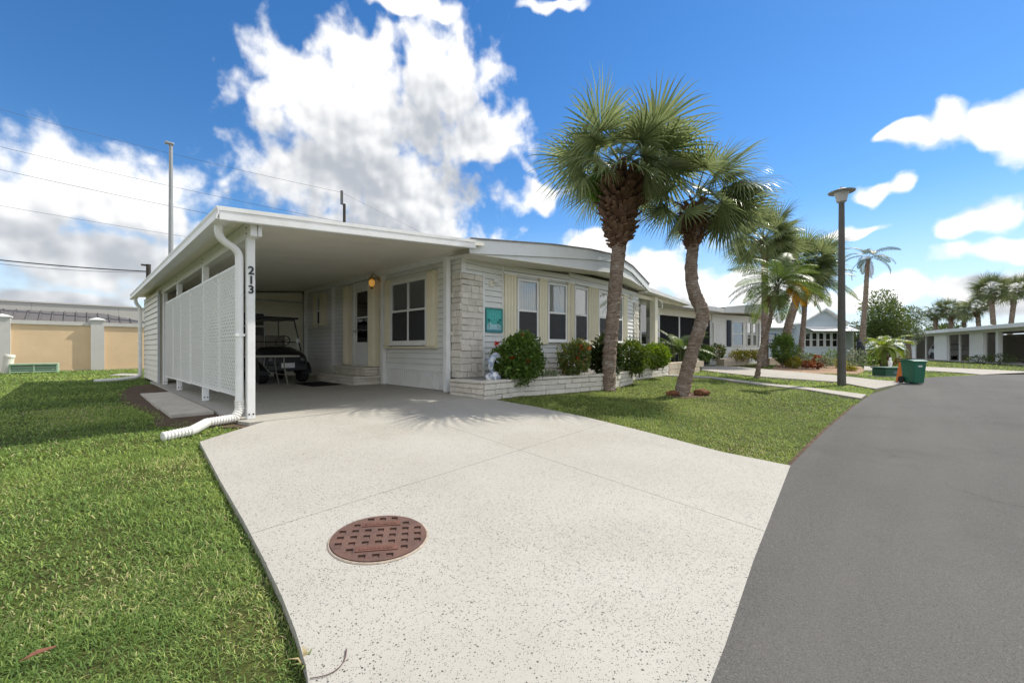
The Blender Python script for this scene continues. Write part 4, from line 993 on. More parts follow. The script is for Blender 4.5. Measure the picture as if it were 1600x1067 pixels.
# ------------------------------------------------------------------ iron cover in the drive
def cover():
    cx, cy = at(593, 840); z = g(cy)
    t = thing('manhole_cover', 'round rusty iron access cover set in the drive', 'manhole cover', (cx, cy, z)); t.rotation_euler = (math.atan(.28 / 4.9), 0, 0)
    R0 = .252; ang = R(-34)
    m, nt, N, L, b, P = nodemat('rusty_iron')
    c = mixc(nt, mrange(nt, nz(nt, P, 9, 6), .35, .65, 0, 1), (.10, .056, .044), (.155, .083, .062))
    c = mixc(nt, mrange(nt, nz(nt, P, 50, 5), .5, .75, 0, .8), c, (.15, .11, .095))
    L.new(c, b.inputs['Base Color']); b.inputs['Roughness'].default_value = .75; b.inputs['Metallic'].default_value = .25
    bumpn(nt, nz(nt, P, 120, 4), .4, .004, b)
    bm = bmesh.new(); vs = [bm.verts.new((R0*math.cos(2*math.pi*i/64), R0*math.sin(2*math.pi*i/64), .006)) for i in range(64)]; bm.faces.new(vs)
    pitch = .068; sq = .036; lines = []
    for k in range(-4, 5):
        for s in (-1, 1): lines.append(k * pitch + s * sq / 2)
    for v in lines:
        for no in ((1, 0, 0), (0, 1, 0)):
            bmesh.ops.bisect_plane(bm, geom=bm.verts[:] + bm.edges[:] + bm.faces[:], plane_co=(v * no[0], v * no[1], 0), plane_no=no)
    pockets = []
    for f in bm.faces:
        c_ = f.calc_center_median(); i, j = round(c_.x / pitch), round(c_.y / pitch)
        inside = abs(c_.x - i*pitch) < sq/2 and abs(c_.y - j*pitch) < sq/2
        if inside and c_.length < R0 - .03 and f.calc_area() > sq*sq*.9 and not (abs(j) == 2 and abs(i) <= 1): pockets.append(f)
    r = bmesh.ops.extrude_discrete_faces(bm, faces=pockets)
    for f in r['faces']:
        for v in f.verts: v.co.z -= .0095
    rr = bmesh.ops.extrude_edge_only(bm, edges=[e for e in bm.edges if e.is_boundary and all(abs(v.co.z - .006) < 1e-5 and v.co.xy.length > R0*.99 for v in e.verts)])
    for e in rr['geom']:
        if isinstance(e, bmesh.types.BMVert): e.co.z -= .03
    bmesh.ops.rotate(bm, verts=bm.verts[:], cent=(0, 0, 0), matrix=Matrix.Rotation(ang, 3, 'Z'))
    bmesh.ops.recalc_face_normals(bm, faces=bm.faces[:])
    me = bpy.data.meshes.new('lid'); bm.to_mesh(me); bm.free(); 
    for v in me.vertices: v.co.z += .006
    obj('lid', me, m, t)
    mr_ = mat('red_rust', (.14, .062, .045), .8, .3, 30, bump=.5, bscale=150)
    Mr_ = Matrix.Rotation(ang, 4, 'Z')
    for s in (-1, 1):
        MB().box(-.105, .105, s*pitch*2 - .024, s*pitch*2 + .024, .0122, .0165, Mr_).build('name_bar', mr_, t, local=True)
        lt = MB()
        for k in range(9): lt.box(-.09 + k*.02, -.078 + k*.02, s*pitch*2 - .012, s*pitch*2 + .012, .0167, .019, Mr_)
        lt.build('raised_letters', mr_, t, local=True)
    ring = MB(); n = 48
    V = [( (R0 + q)*math.cos(2*math.pi*i/n), (R0 + q)*math.sin(2*math.pi*i/n), zz) for q, zz in ((.003, .004), (.003, .0075), (.009, .0065), (.014, .002)) for i in range(n)]
    ring.add(V, [(k*n+i, k*n+(i+1) % n, (k+1)*n+(i+1) % n, (k+1)*n+i) for k in range(3) for i in range(n)]); ring.build('rim_ring', mat('stained_mortar', (.36, .30, .24), .9, .25, 30, dirt=((.2, .13, .09), .8, 14)), t, local=True)
cover()
# ------------------------------------------------------------------ street furniture
def lamp_post():
    x, y = at(1315, 600); Z = FW[0]*x + FW[1]*y; h = zat(296, Z) - g(y)
    t = thing('lamp_post', 'tall dark tapered lamp post with saucer head on the grass strip', 'lamp post', (x, y, g(y) - .04))
    h += .04; s = h / 4.6
    MB().lathe([(.086*s, 0), (.084*s, .3), (.056*s, h - .33*s), (.056*s, h - .30*s)], n=16).build('pole', mat('bronze_pole', (.085, .08, .072), .6, .1, 3, bump=.1, dirt=((.13, .12, .105), .5, 3)), t, smooth=True, local=True)
    MB().lathe([(.06*s, h - .32*s), (.10*s, h - .29*s), (.115*s, h - .20*s), (.145*s, h - .08*s), (.10*s, h - .075*s)], n=18).build('lantern', mat('frosted_grey', (.42, .42, .42), .4, .05, 3), t, smooth=True, local=True)
    MB().lathe([(.14*s, h - .085*s), (.255*s, h - .075*s), (.265*s, h - .06*s), (.15*s, h - .02*s), (.06*s, h + .02*s), (0, h + .025*s)], n=26).build('saucer', mat('lamp_hood', (.30, .30, .30), .5, .08, 3), t, smooth=True, local=True)
    MB().lathe([(.03*s, h + .02*s), (.035*s, h + .045*s), (.0, h + .06*s)], n=12).build('finial', M_DARKM, t, local=True)
lamp_post()
def wheelie_bin():
    x, y = at(1427, 599); t = thing('wheeled_bin', 'green wheeled rubbish bin standing at the street edge', 'bin', (x, y, g(y) + .002), R(-50))
    gm = mat('green_plastic', (.012, .12, .07), .45, .06, 4, spec=.4); t.scale = (.86, .86, .86)
    h = .88
    def fr(z, k): return [(-.23*k - .02*0, -.29*k, z), (.23*k, -.29*k, z), (.23*k, .29*k, z), (-.23*k, .29*k, z)]
    b = MB(); b.add(fr(.02, .82) + fr(h - .05, 1.0), [(0,3,2,1),(4,5,6,7),(0,1,5,4),(1,2,6,5),(2,3,7,6),(3,0,4,7)]); b.build('body', gm, t, bevel=.03, local=True)
    MB().box(-.25, .25, -.31, .31, h - .07, h - .03).build('rim', gm, t, bevel=.012, local=True)
    lid = MB(); V = []; 
    for i in range(7):
        q = -1 + 2*i/6; zz = h - .028 + .05*(1 - q*q)
        V += [(-.26, q*.33, zz), (.26, q*.33, zz), (.26, q*.33, h - .032), (-.26, q*.33, h - .032)]
    lid.add(V, [(i*4+j, i*4+(j+1) % 4, (i+1)*4+(j+1) % 4, (i+1)*4+j) for i in range(6) for j in range(4)] + [(0,3,2,1), (24,25,26,27)]).build('lid', gm, t, smooth=True, local=True)
    MB().tube([(-.2, .36, h - .06), (.2, .36, h - .06)], .016, 8).box(-.19, -.16, .29, .37, h - .08, h - .05).box(.16, .19, .29, .37, h - .08, h - .05).build('handle', gm, t, local=True)
    for s in (-1, 1):
        wheel_at(t, s*.235, .24, .13, .05, rim=M_BLACK)
    MB().box(.2255, .232, -.07, .08, h - .25, h - .19).build('label', mat('pale_label', (.55, .6, .58), .5, .1, 20), t, local=True); MB().box(-.07, .07, -.29, -.283, h - .25, h - .19).build('label', MATS['pale_label'], t, local=True)
wheelie_bin()
def recycle_crate():
    x, y = at(1404, 596.5); t = thing('orange_board', 'orange plastic panel leaning beside the green bin', 'panel', (x, y, g(y) - .02), R(40))
    t.scale = (.62, .62, .8); om = mat('orange_plastic', (.62, .17, .03), .5, .08, 5)
    M = Matrix.Rotation(R(12), 4, 'X')
    MB().box(-.18, .18, -.03, .02, .02, .86, M).build('panel', om, t, bevel=.015, local=True)
    MB().box(-.19, .19, -.045, .03, .84, .89, M).box(-.19, .19, -.04, .025, .0, .05, M).build('edge_rib', om, t, bevel=.01, local=True)
    x, y = at(1388, 587); t = thing('utility_box', 'low dark green utility box on the grass behind the bin', 'utility box', (x, y, g(y) - .05), R(-45))
    gm = mat('utility_green', (.03, .10, .065), .6, .1, 4)
    MB().box(-.42, .42, -.32, .32, .03, .36).build('housing', gm, t, bevel=.03, local=True)
    MB().box(-.46, .46, -.36, .36, .362, .42).build('lid', gm, t, bevel=.02, local=True)
    MB().box(-.5, .5, -.4, .4, .0, .05).build('pad', M_CONC, t, local=True)
    MB().box(-.08, .1, -.327, -.322, .14, .28).build('label', mat('worn_label', (.12, .2, .2), .6, .2, 9), t, local=True)
recycle_crate()

# ------------------------------------------------------------------ boundary wall, building and poles behind on the left
def boundary_wall():
    t = thing('boundary_wall', 'tan stucco panel wall with grey pilasters beyond the left lawn', 'wall', (0, 24.4, 0))
    tan = mat('tan_stucco', (.78, .58, .37), .85, .05, 1.5, bump=.35, bscale=110, spec=.15, dirt=((.68, .50, .32), .4, .7))
    pil = mat('grey_stucco', (.60, .585, .55), .85, .05, 2, bump=.3, bscale=110, spec=.15)
    step = 2.5; x = -24.42; k = 0
    while x < 16:
        MB().box(x - .2, x + .2, 24.22, 24.58, -.06, 2.03).build('pilaster', pil, t)
        cap = MB(); cap.box(x - .24, x + .24, 24.18, 24.62, 2.03, 2.08); 
        cap.add([(x-.24, 24.18, 2.08), (x+.24, 24.18, 2.08), (x+.24, 24.62, 2.08), (x-.24, 24.62, 2.08), (x, 24.4, 2.16)], [(0,1,4),(1,2,4),(2,3,4),(3,0,4)])
        cap.build('pilaster_cap', M_WHITE, t)
        MB().box(x + .2, x + step - .2, 24.36, 24.46, -.06, 1.80).build('panel', tan, t)
        MB().box(x + .2, x + step - .2, 24.31, 24.51, 1.80, 1.95).build('coping', pil, t)
        MB().box(x + .2, x + step - .2, 24.345, 24.36, -.06, .03).build('plinth', mat('plinth_sand', (.62, .52, .33), .9, .1, 4), t)
        x += step
boundary_wall()
def back_building():
    t = thing('warehouse', 'long pale grey flat topped building behind the boundary wall', 'building', (0, 42, 0))
    w = mat('warehouse_wall', (.52, .505, .47), .8, .03, .4, bump=.1, bscale=30)
    x = -34
    while x < 30:
        MB().box(x + .004, x + 3.996, 40, 40.2, -.05, 3.78).build('wall_panel', w, t); x += 4
    MB().box(-34, 30, 40.21, 60, -.05, 3.77).build('body', w, t)
    MB().box(-34.1, 30.1, 39.95, 40.25, 3.78, 3.86).build('parapet_cap', mat('parapet_grey', (.58, .56, .52), .7, .03, 2), t)
    t = thing('dark_roofed_shed', 'low building with dark ribbed metal hip roof behind the boundary wall', 'building', (-6, 33, 0))
    MB().box(-20, 3.4, 30.4, 35.6, -.05, 2.0).build('wall', mat('shed_wall', (.4, .38, .35), .8, .04, 1), t)
    rm = mat('brown_metal_roof', (.12, .11, .104), .7, .08, 2)
    x0, x1, y0, y1, ze, zr = -20.4, 4.0, 30, 36, 2.02, 2.86
    MB().add([(x0, y0, ze), (x1, y0, ze), (x1, y1, ze), (x0, y1, ze), (x0 + 3, 33, zr), (x1 - 3, 33, zr)], [(0,1,5,4),(1,2,5),(2,3,4,5),(3,0,4),(0,3,2,1)]).build('roof', rm, t)
    rb = MB(); x = x0 + .2
    n = 0
    while x < x1:
        f = min(1, (x - x0) / 3, (x1 - x) / 3)
        o = MB(); A = Vector((x, y0, ze + .002)); B = Vector((x, y0 + 3*f, ze + (zr-ze)*f + .002))
        o.prism([A + Vector((-.025, 0, 0)), A + Vector((.025, 0, 0)), A + Vector((.02, 0, .05)), A + Vector((-.02, 0, .05))], B - A).build('roof_rib', rm, t)
        x += .42
    MB().box(x0, x1, y0 - .05, y0 - .002, ze - .12, ze + .01).build('roof_edge', M_DARKM, t)
back_building()
def poles():
    gal = mat('galvanised', (.33, .34, .34), .5, .08, 2, metal=.3)
    x, y = ray(267, 24); top = zat(225, 24)
    t = thing('street_light', 'tall thin grey light pole rising behind the carport roof', 'light pole', (x, y, -.05))
    MB().lathe([(.16, 0), (.15, .3), (.09, top - .1), (.09, top + .05)], n=12).build('pole', gal, t, smooth=True, local=True)
    MB().box(-.28, .14, -.12, .12, top - .02, top + .12).build('luminaire', gal, t, bevel=.04, local=True)
    wood = mat('pole_wood', (.06, .05, .042), .9, .2, 4)
    ends = {}
    for key, px, py, Z, lab in (('a', 232, 412, 26, 'short dark utility pole just above the far carport eave'), ('b', 538, 318, 36, 'dark utility pole top showing over the carport roof')):
        x, y = ray(px, Z); top = zat(py, Z)
        t = thing('utility_pole', lab, 'utility pole', (x, y, -.05))
        MB().lathe([(.15, 0), (.12, top - .3), (.12, top)], n=10).build('pole', wood, t, local=True)
        if key == 'a': MB().box(-.35, .12, -.06, .06, top - .12, top - .02).build('crossarm', wood, t, local=True)
        else: MB().box(-.32, -.14, -.08, .08, top - .1, top + 1.1).build('insulator', mat('insulator_grey', (.1, .1, .1), .4, .1, 5), t, local=True)
        ends[key] = (x, y, top)
    def wire(label, a, b, sag, r, col=M_DARKM):
        a, b = Vector(a), Vector(b); pts = []
        for i in range(33):
            s = i / 32; p = a.lerp(b, s); p.z -= sag * 4 * s * (1 - s); pts.append(p)
        t = tag(MB().tube(pts, r, 5).build('power_line', col), label, 'power line', 'power lines over the left lawn')
        return t
    def P(px, py, Z): x, y = ray(px, Z); return (x, y, zat(py, Z))
    b = ends['b']
    wg = mat('wire_grey', (.10, .10, .105), .5, .05, 1)
    b2 = (b[0] - .2, b[1], b[2] + .9)
    wire('highest power line, sloping from the upper left to the pole over the roof', P(-120, 138, 30), b2, .3, .012, wg)
    wire('short run of power line beyond the pole over the roof', b2, (60, 38, 7), .3, .016, wg)
    wire('second power line from the top, passing above the light pole middle', P(-120, 200, 30), P(560, 352, 37), .25, .014, wg)
    wire('third power line from the top, crossing the left cloud', P(-120, 238, 30), P(560, 378, 37), .25, .016, wg)
    wire('fourth power line from the top, lowest of the thin ones', P(-120, 300, 30), P(560, 410, 37), .2, .012, wg)
    a = ends['a']
    wire('thick black cable ending at the short pole above the carport eave', P(-120, 392, 24), (a[0], a[1], a[2] - .5), .15, .035, M_BLACK)
    wire('thin cable just under the thick black cable', P(-120, 396, 24), (a[0], a[1], a[2] - .56), .28, .012, M_BLACK)
poles()
def left_yard():
    x, y = at(55, 581); t = thing('ground_vent_box', 'pale green slatted utility box on the lawn by the tan wall', 'utility box', (x, y, -.06), R(-4))
    gm = mat('pale_green_metal', (.36, .52, .36), .6, .08, 4)
    MB().box(-.54, .54, -.2, .25, 0, .30).build('core', mat('vent_dark', (.05, .08, .05), .8, .1, 4), t, local=True)
    for i in range(4): MB().box(-.56, .56, -.25, -.2, .03 + i*.078, .075 + i*.078, Matrix.Rotation(R(-6), 4, 'X')).build('slat', gm, t, local=True)
    MB().box(-.58, .58, -.27, .28, .335, .37).box(-.58, -.54, -.245, .26, 0, .335).box(.54, .58, -.245, .26, 0, .335).box(-.02, .02, -.262, -.2, 0, .335).build('frame', gm, t, local=True)
    x, y = at(10, 582); t = thing('vent_pipe', 'white capped pipe stub leaning on the lawn by the tan wall', 'pipe', (x, y, -.06))
    M = Matrix.Rotation(R(6), 4, 'Y')
    MB().lathe([(.13, 0), (.13, .62)], n=16, M=M).build('pipe', mat('pvc', (.66, .63, .56), .5, .06, 4), t, smooth=True, local=True)
    MB().lathe([(.145, .60), (.145, .68), (.12, .71), (0, .715)], n=16, M=M).build('cap', MATS['pvc'], t, smooth=True, local=True)
    o = ground_piece('concrete_pad', [at(170, 585.5), at(222, 586.5), at(222, 583.5), at(190, 582.8)], -.01, .04, M_CONC2); tag(o, 'thin pale concrete pad on the lawn behind the carport', 'concrete pad')
    # dead leaf, twig and weed near the lens
    x, y = at(58, 1021); o = MB().prism([(x - .04, y - .012, g(y) - .0), (x + .0, y - .016, g(y) + .006), (x + .04, y - .004, g(y) + .002), (x + .045, y + .008, g(y) + .0), (x, y + .006, g(y) + .01)], (0, 0, .002)).build('fallen_leaf', mat('dry_leaf', (.17, .07, .04), .7, .3, 30)); tag(o, 'dry reddish leaf lying in the near grass', 'leaf')
    a = at(486, 1062); b = at(520, 1048); c = at(538, 1030); d = at(541, 1014)
    pp = [at(484, 1061), at(497, 1059), at(510, 1056), at(521, 1051), at(530, 1044), at(537, 1035), at(540, 1026), at(541, 1015)]
    o = MB().tube([(p[0], p[1], g(p[1]) + .004) for p in pp], [.0016, .0016, .0016, .0016, .0017, .0018, .0022, .0026], 5).build('twig', mat('twig_brown', (.10, .06, .055), .7, .1, 9)); tag(o, 'thin curved twig lying on the drive edge', 'twig')
left_yard()
# ------------------------------------------------------------------ neighbours
M_W3 = mat('neighbour_white', (.82, .82, .80), .5, .03, 2, dirt=((.6, .58, .54), .2, 1))
M_NAVY = mat('navy_shutter', (.02, .03, .05), .5, .1, 3)
M_BLUEH = mat('pale_blue_siding', (.55, .63, .70), .55, .03, 2)
M_BLUET = mat('blue_paintwork', (.05, .14, .38), .5, .05, 3)
def put(o, loc, rz): o.location = loc; o.rotation_euler = (0, 0, rz); return o
def simple_window(t, M, x0, x1, z0, z1, frame=M_WHITE, glass=M_GLASS, back=M_CURTD, mid=True):
    w = MB().box(x0, x1, -.05, .0, z1 - .06, z1, M).box(x0, x1, -.05, 0, z0, z0 + .06, M).box(x0, x0 + .06, -.05, 0, z0 + .06, z1 - .06, M).box(x1 - .06, x1, -.05, 0, z0 + .06, z1 - .06, M)
    if mid: w.box(x0 + .06, x1 - .06, -.045, 0, (z0+z1)/2 - .03, (z0+z1)/2 + .03, M)
    w = w.build('window', frame, t, local=True)
    MB().box(x0 + .06, x1 - .06, -.02, -.012, z0 + .06, z1 - .06, M).build('pane', glass, w, local=True)
    MB().box(x0 + .06, x1 - .06, -.008, -.004, z0 + .06, z1 - .06, M).build('blind', back, w, local=True)
def neighbour_bow():
    cx, cy = 24.1, 7.5
    t = thing('neighbour_home', 'white single storey home with bowed window front and navy shutters next door', 'house', (cx, cy, 0), R(-6.4))
    F = [(0, 0), (1.4, -.12), (3.2, -.55), (4.9, -.55), (6.2, -.25), (7.5, 0)]
    MB().prism([(x, y, -.05) for x, y in F] + [(7.5, 13, -.05), (0, 13, -.05)], (0, 0, 2.85)).build('wall', M_W3, t, local=True)
    # siding laps, each a board
    for i in range(len(F) - 1):
        M = frame_M(F[i], F[i+1]); L_ = math.hypot(F[i+1][0]-F[i][0], F[i+1][1]-F[i][1])
        for k in range(12):
            MB().add([M @ Vector(p) for p in ((.0, -.004, .4 + k*.2), (L_, -.004, .4 + k*.2), (L_, -.022, .4 + k*.2), (0, -.022, .4 + k*.2), (0, -.004, .6 + k*.2), (L_, -.004, .6 + k*.2))], [(0,1,2,3),(3,2,5,4),(0,4,5,1),(0,3,4),(1,5,2)]).build('siding_board', M_W3, t, local=True)
    M1 = frame_M(F[1], F[2]); M2 = frame_M(F[2], F[3]); M3 = frame_M(F[3], F[4])
    for M, xs in ((M1, ((.55, 1.6),)), (M2, ((.08, .75), (.95, 1.6))), (M3, ((.1, .6),))):
        for xa, xb in xs: simple_window(t, M @ Matrix.Translation((0, -.022, 0)), xa, xb, 1.0, 2.45)
    for M, xa in ((M1, .12), (M3, .75)):
        b = MB().box(xa, xa + .34, -.06, -.023, .98, 2.5, M)
        for k in range(12): b.box(xa + .03, xa + .31, -.072, -.061, 1.03 + k*.12, 1.11 + k*.12, M)
        b.build('shutter', M_NAVY, t, local=True)
    # white brick pier at the corner
    r = random.Random(2)
    for k in range(14):
        z = .28 + k*.145; x = 0
        for face in (0, 1):
            x = 0
            while x < .78:
                w_ = r.uniform(.26, .42); w_ = min(w_, .8 - x)
                if face == 0: MB().box(x, x + w_ - .015, -.12, -.02, z, z + .13).build('brick', M_W3, t, local=True)
                else: MB().box(-.07, -.001, x, x + w_ - .015, z, z + .13).build('brick', M_W3, t, local=True)
                x += w_
    # roof: arched, with deep fascia
    K = [(-.15, -.75, 3.08, 2.80), (1.6, -1.0, 3.28, 2.86), (3.4, -1.3, 3.42, 2.92), (4.8, -1.3, 3.42, 2.92), (6.3, -.95, 3.26, 2.84), (7.7, -.7, 3.02, 2.78)]
    fa = MB(); ro = MB(); so = MB()
    for a, b in zip(K[:-1], K[1:]):
        fa.add([(a[0], a[1], a[2]), (b[0], b[1], b[2]), (b[0], b[1], b[3]), (a[0], a[1], a[3]), (a[0], a[1]+.03, a[2]), (b[0], b[1]+.03, b[2]), (b[0], b[1]+.03, b[3]), (a[0], a[1]+.03, a[3])], [(0,3,2,1),(4,5,6,7),(0,1,5,4),(2,3,7,6)])
        ro.add([(a[0], a[1]-.03, a[2]+.01), (b[0], b[1]-.03, b[2]+.01), (b[0], 13.3, b[2]+.01), (a[0], 13.3, a[2]+.01)], [(0, 1, 2, 3)])
        so.add([(a[0], a[1]+.03, a[3]+.01), (b[0], b[1]+.03, b[3]+.01), (b[0], .2, b[3]+.01), (a[0], .2, a[3]+.01)], [(3, 2, 1, 0)])
    fa.build('fascia', M_FASC, t, local=True); ro.build('roof', M_ROOFW, t, local=True); so.build('soffit', MATS['soffit_cream'], t, local=True)
    # screened carport room on the left
    MB().box(-5.6, -.2, -.75, 12, 2.80, 3.02).build('carport_roof', M_WHITE2, t, local=True)
    MB().box(-5.6, -.1, .0, .12, 2.45, 2.79).build('carport_beam', M_CREAM, t, local=True)
    for x in (-5.5, -3.6, -1.8, -.16): MB().box(x, x + .09, .02, .11, -.05, 2.45).build('carport_post', M_WHITE2, t, local=True)
    for x in (-5.41, -3.51, -1.71): MB().box(x, x + (1.8 if x < -5 else 1.70 if x < -2 else 1.54), .05, .07, .02, 2.44).build('dark_screen', M_SCREEN, t, local=True)
    # planters
    for (x0, x1, y0, y1) in ((-1.2, 2.2, -1.15, -.75), (2.7, 6.4, -2.0, -1.6)):
        for k in range(2):
            x = x0
            while x < x1 - .01:
                w_ = min(r.uniform(.4, .7), x1 - x); MB().box(x, x + w_ - .015, y0, y1, -.06 + k*.2, .13 + k*.2).build('planter_block', mat('tan_block', (.52, .44, .34), .9, .1, 4, rand=.12), t, local=True); x += w_
neighbour_bow()
tn = thing('low_block_wall', 'low tan block wall beyond the planter end under the porch', 'wall', (14.5, 5.7, 0))
r_ = random.Random(5)
for k in range(2):
    x = 13.55
    while x < 16.2:
        w_ = r_.uniform(.45, .8); MB().box(x, x + w_ - .012, 5.55, 5.9, -.06 + k*.22, .15 + k*.22).build('block', mat('tan_block', (.52, .44, .34), .9, .1, 4, rand=.12), tn); x += w_
def blue_house():
    Z = 35; x, y = ray(1285, Z); yaw = R(-38)
    t = thing('blue_gabled_house', 'pale blue gabled house with white awnings far down the street', 'house', (x, y, 0), yaw)
    W, zt, zp = 2.0, 3.15, 4.32
    MB().prism([(-W, 0, -.3), (W, 0, -.3), (W, 0, zt), (0, 0, zp - .08), (-W, 0, zt)], (0, 9, 0)).build('wall', M_BLUEH, t, local=True)
    for k in range(11):
        z = zt - .02 + k*.1; hw = W * (zp - .1 - z) / (zp - .1 - zt)
        if hw > .1: MB().box(-hw, hw, -.03, -.004, z, z + .085).build('siding_board', M_BLUEH, t, local=True)
    for s in (-1, 1):
        MB().prism([(0, -.4, zp), (s*(W + .35), -.4, zt - .12), (s*(W + .35), -.4, zt - .24), (0, -.4, zp - .14)], (0, 9.6, 0)).build('roof_slope', M_ROOFW, t, local=True)
    for k in range(5):
        xa = -1.75 + k*.66; simple_window(t, Matrix.Translation((0, -.004, 0)), xa, xa + .56, 1.0, 2.25, back=M_SCREEN)
    for (xa, xb) in ((-2.0, .1), (.14, 2.6)):
        a = MB(); n = int((xb - xa) / .18)
        for i in range(n):
            u = xa + (xb - xa)*i/n; v = u + (xb - xa)/n - .012
            a.add([(u, -.01, 2.75), (v, -.01, 2.75), (v, -1.15, 2.32), (u, -1.15, 2.32), (u, -.01, 2.78), (v, -.01, 2.78), (v, -1.15, 2.35), (u, -1.15, 2.35)], [(0,1,2,3),(4,7,6,5),(0,4,5,1),(2,6,7,3),(0,3,7,4),(1,5,6,2)])
        a.build('awning', M_WHITE2, t, local=True)
    MB().box(1.78, 1.95, -.06, -.006, .9, 2.3).box(-1.97, -1.82, -.06, -.006, .9, 2.3).build('shutter', M_BLUET, t, local=True)
    # long white-roofed wing to the left
    MB().box(-9, -W - .01, 1.2, 8, -.3, 2.7).build('wing_wall', M_BLUEH, t, local=True)
    MB().prism([(-9.2, .6, 2.72), (-9.2, 4.6, 3.95), (-9.2, 8.6, 2.72), (-9.2, 8.6, 2.6), (-9.2, .6, 2.6)], (7.1, 0, 0)).build('wing_roof', M_ROOFW, t, local=True)
    simple_window(t, Matrix.Translation((0, 1.19, 0)), -4.6, -3.4, 1.0, 2.2, frame=M_BLUET)
    simple_window(t, Matrix.Translation((0, 1.19, 0)), -7.4, -6.2, 1.0, 2.2, frame=M_BLUET)
    MB().box(W + .005, 4.6, 1.5, 6, -.3, 2.6).build('porch_wall', M_BLUEH, t, local=True)
    MB().box(W + .3, 5.0, .2, 6.4, 2.6, 2.75).build('porch_roof', M_WHITE2, t, local=True)
    for k in range(3): MB().box(2.5 + k*1.0, 2.6 + k*1.0, .4, .5, -.3, 2.6).build('porch_post', M_WHITE, t, local=True)
blue_house()
def long_carport_house():
    A = Vector((67.8, -.95)); B = Vector((47.5, -6.7)); d = (B - A).normalized(); ang = math.atan2(d.y, d.x)
    # local x runs from the far end towards the near end; the street side is local +y... keep outside on -y by flipping
    t = thing('carport_house', 'long white low house with open carport bays across the street bend', 'house', (A.x, A.y, -.30), ang)
    Lh = (B - A).length
    def sx(px, A=A):                          # bearing to distance along the front
        dx, dy = ray(px, 1); 
        # A + s d = k (dx,dy)
        det = dx * (-d.y) - (-d.x) * dy
        k = (A.x * (-d.y) - (-d.x) * A.y) / det
        s = ((dx*k - A.x) * d.x + (dy*k - A.y) * d.y); return s
    I = 1  # outside is +y locally (towards the camera)
    side = 1 if (Vector((0, 0)) - A).dot(Vector((-d.y, d.x))) > 0 else -1
    def bx(name, x0, x1, y0, y1, z0, z1, m):
        ya, yb = sorted((side*y0, side*y1)); return MB().box(x0, x1, ya, yb, z0, z1).build(name, m, t, local=True)
    end = sx(1680)
    bx('roof', -1.0, end, -8, .9, 2.78, 2.98, M_ROOFW); bx('fascia', -1.0, end, .902, .96, 2.70, 3.0, M_WHITE2)
    bx('beam', -.5, end, -.1, .1, 2.5, 2.775, M_W3)
    bx('back_wall', -.5, end, -8.2, -8.0, 0, 2.7, mat('warm_grey_wall', (.55, .53, .48), .7, .05, 1))
    bx('floor', -.5, end, -8, 1.0, .0, .04, M_CONC)
    bx('side_wall', -.55, -.45, -8, .1, 0, 2.78, M_W3)
    for (a, b) in ((1414, 1431), (1460, 1480), (1515, 1537)):
        xa, xb = sx(a), sx(b)
        bx('partition', xa, xb, -.06, .0, .04, 2.5, M_W3)
        for k in range(8): bx('siding_board', xa + .03, xb - .03, .0015, .04, .12 + k*.3, .37 + k*.3, M_W3)
    for a in (1445, 1480.5, 1497.5, 1537.5, 1558):
        xa = sx(a); wd = .12 if a != 1558 else .38
        bx('post', xa, xa + wd, -.15, -.03 if a != 1558 else .09, .04, 2.5, M_W3)
    xa, xb = sx(1561), end
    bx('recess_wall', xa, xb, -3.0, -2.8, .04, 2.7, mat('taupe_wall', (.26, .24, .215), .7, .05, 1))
    for a in (1580, 1612):
        x0 = sx(a); bx('window', x0, x0 + 1.0, -2.798, -2.75, .9, 2.1, M_WHITE); bx('pane', x0 + .08, x0 + .92, -2.749, -2.74, .98, 2.02, M_SCREEN)
    bx('door', sx(1564), sx(1568), -2.79, -2.74, .04, 2.2, M_BLUET)
    for k, a in enumerate((1460, 1500, 1571)):
        x0 = sx(a); MB().lathe([(.12, 2.98), (.12, 3.25), (.16, 3.26), (.1, 3.34), (0, 3.36)], (x0, -side*2, 0), 10).build('roof_vent', M_WHITE2, t, local=True)
    # white suv parked side on
    A2 = A - Vector((-d.y, d.x)) * side * 1.7; xc = sx(1484, A2)
    c = A + d * xc - Vector((-d.y, d.x)) * side * 1.7
    suv((c.x, c.y, -.26), ang + (math.pi if side < 0 else 0), 'white station wagon parked under the long carport across the street')
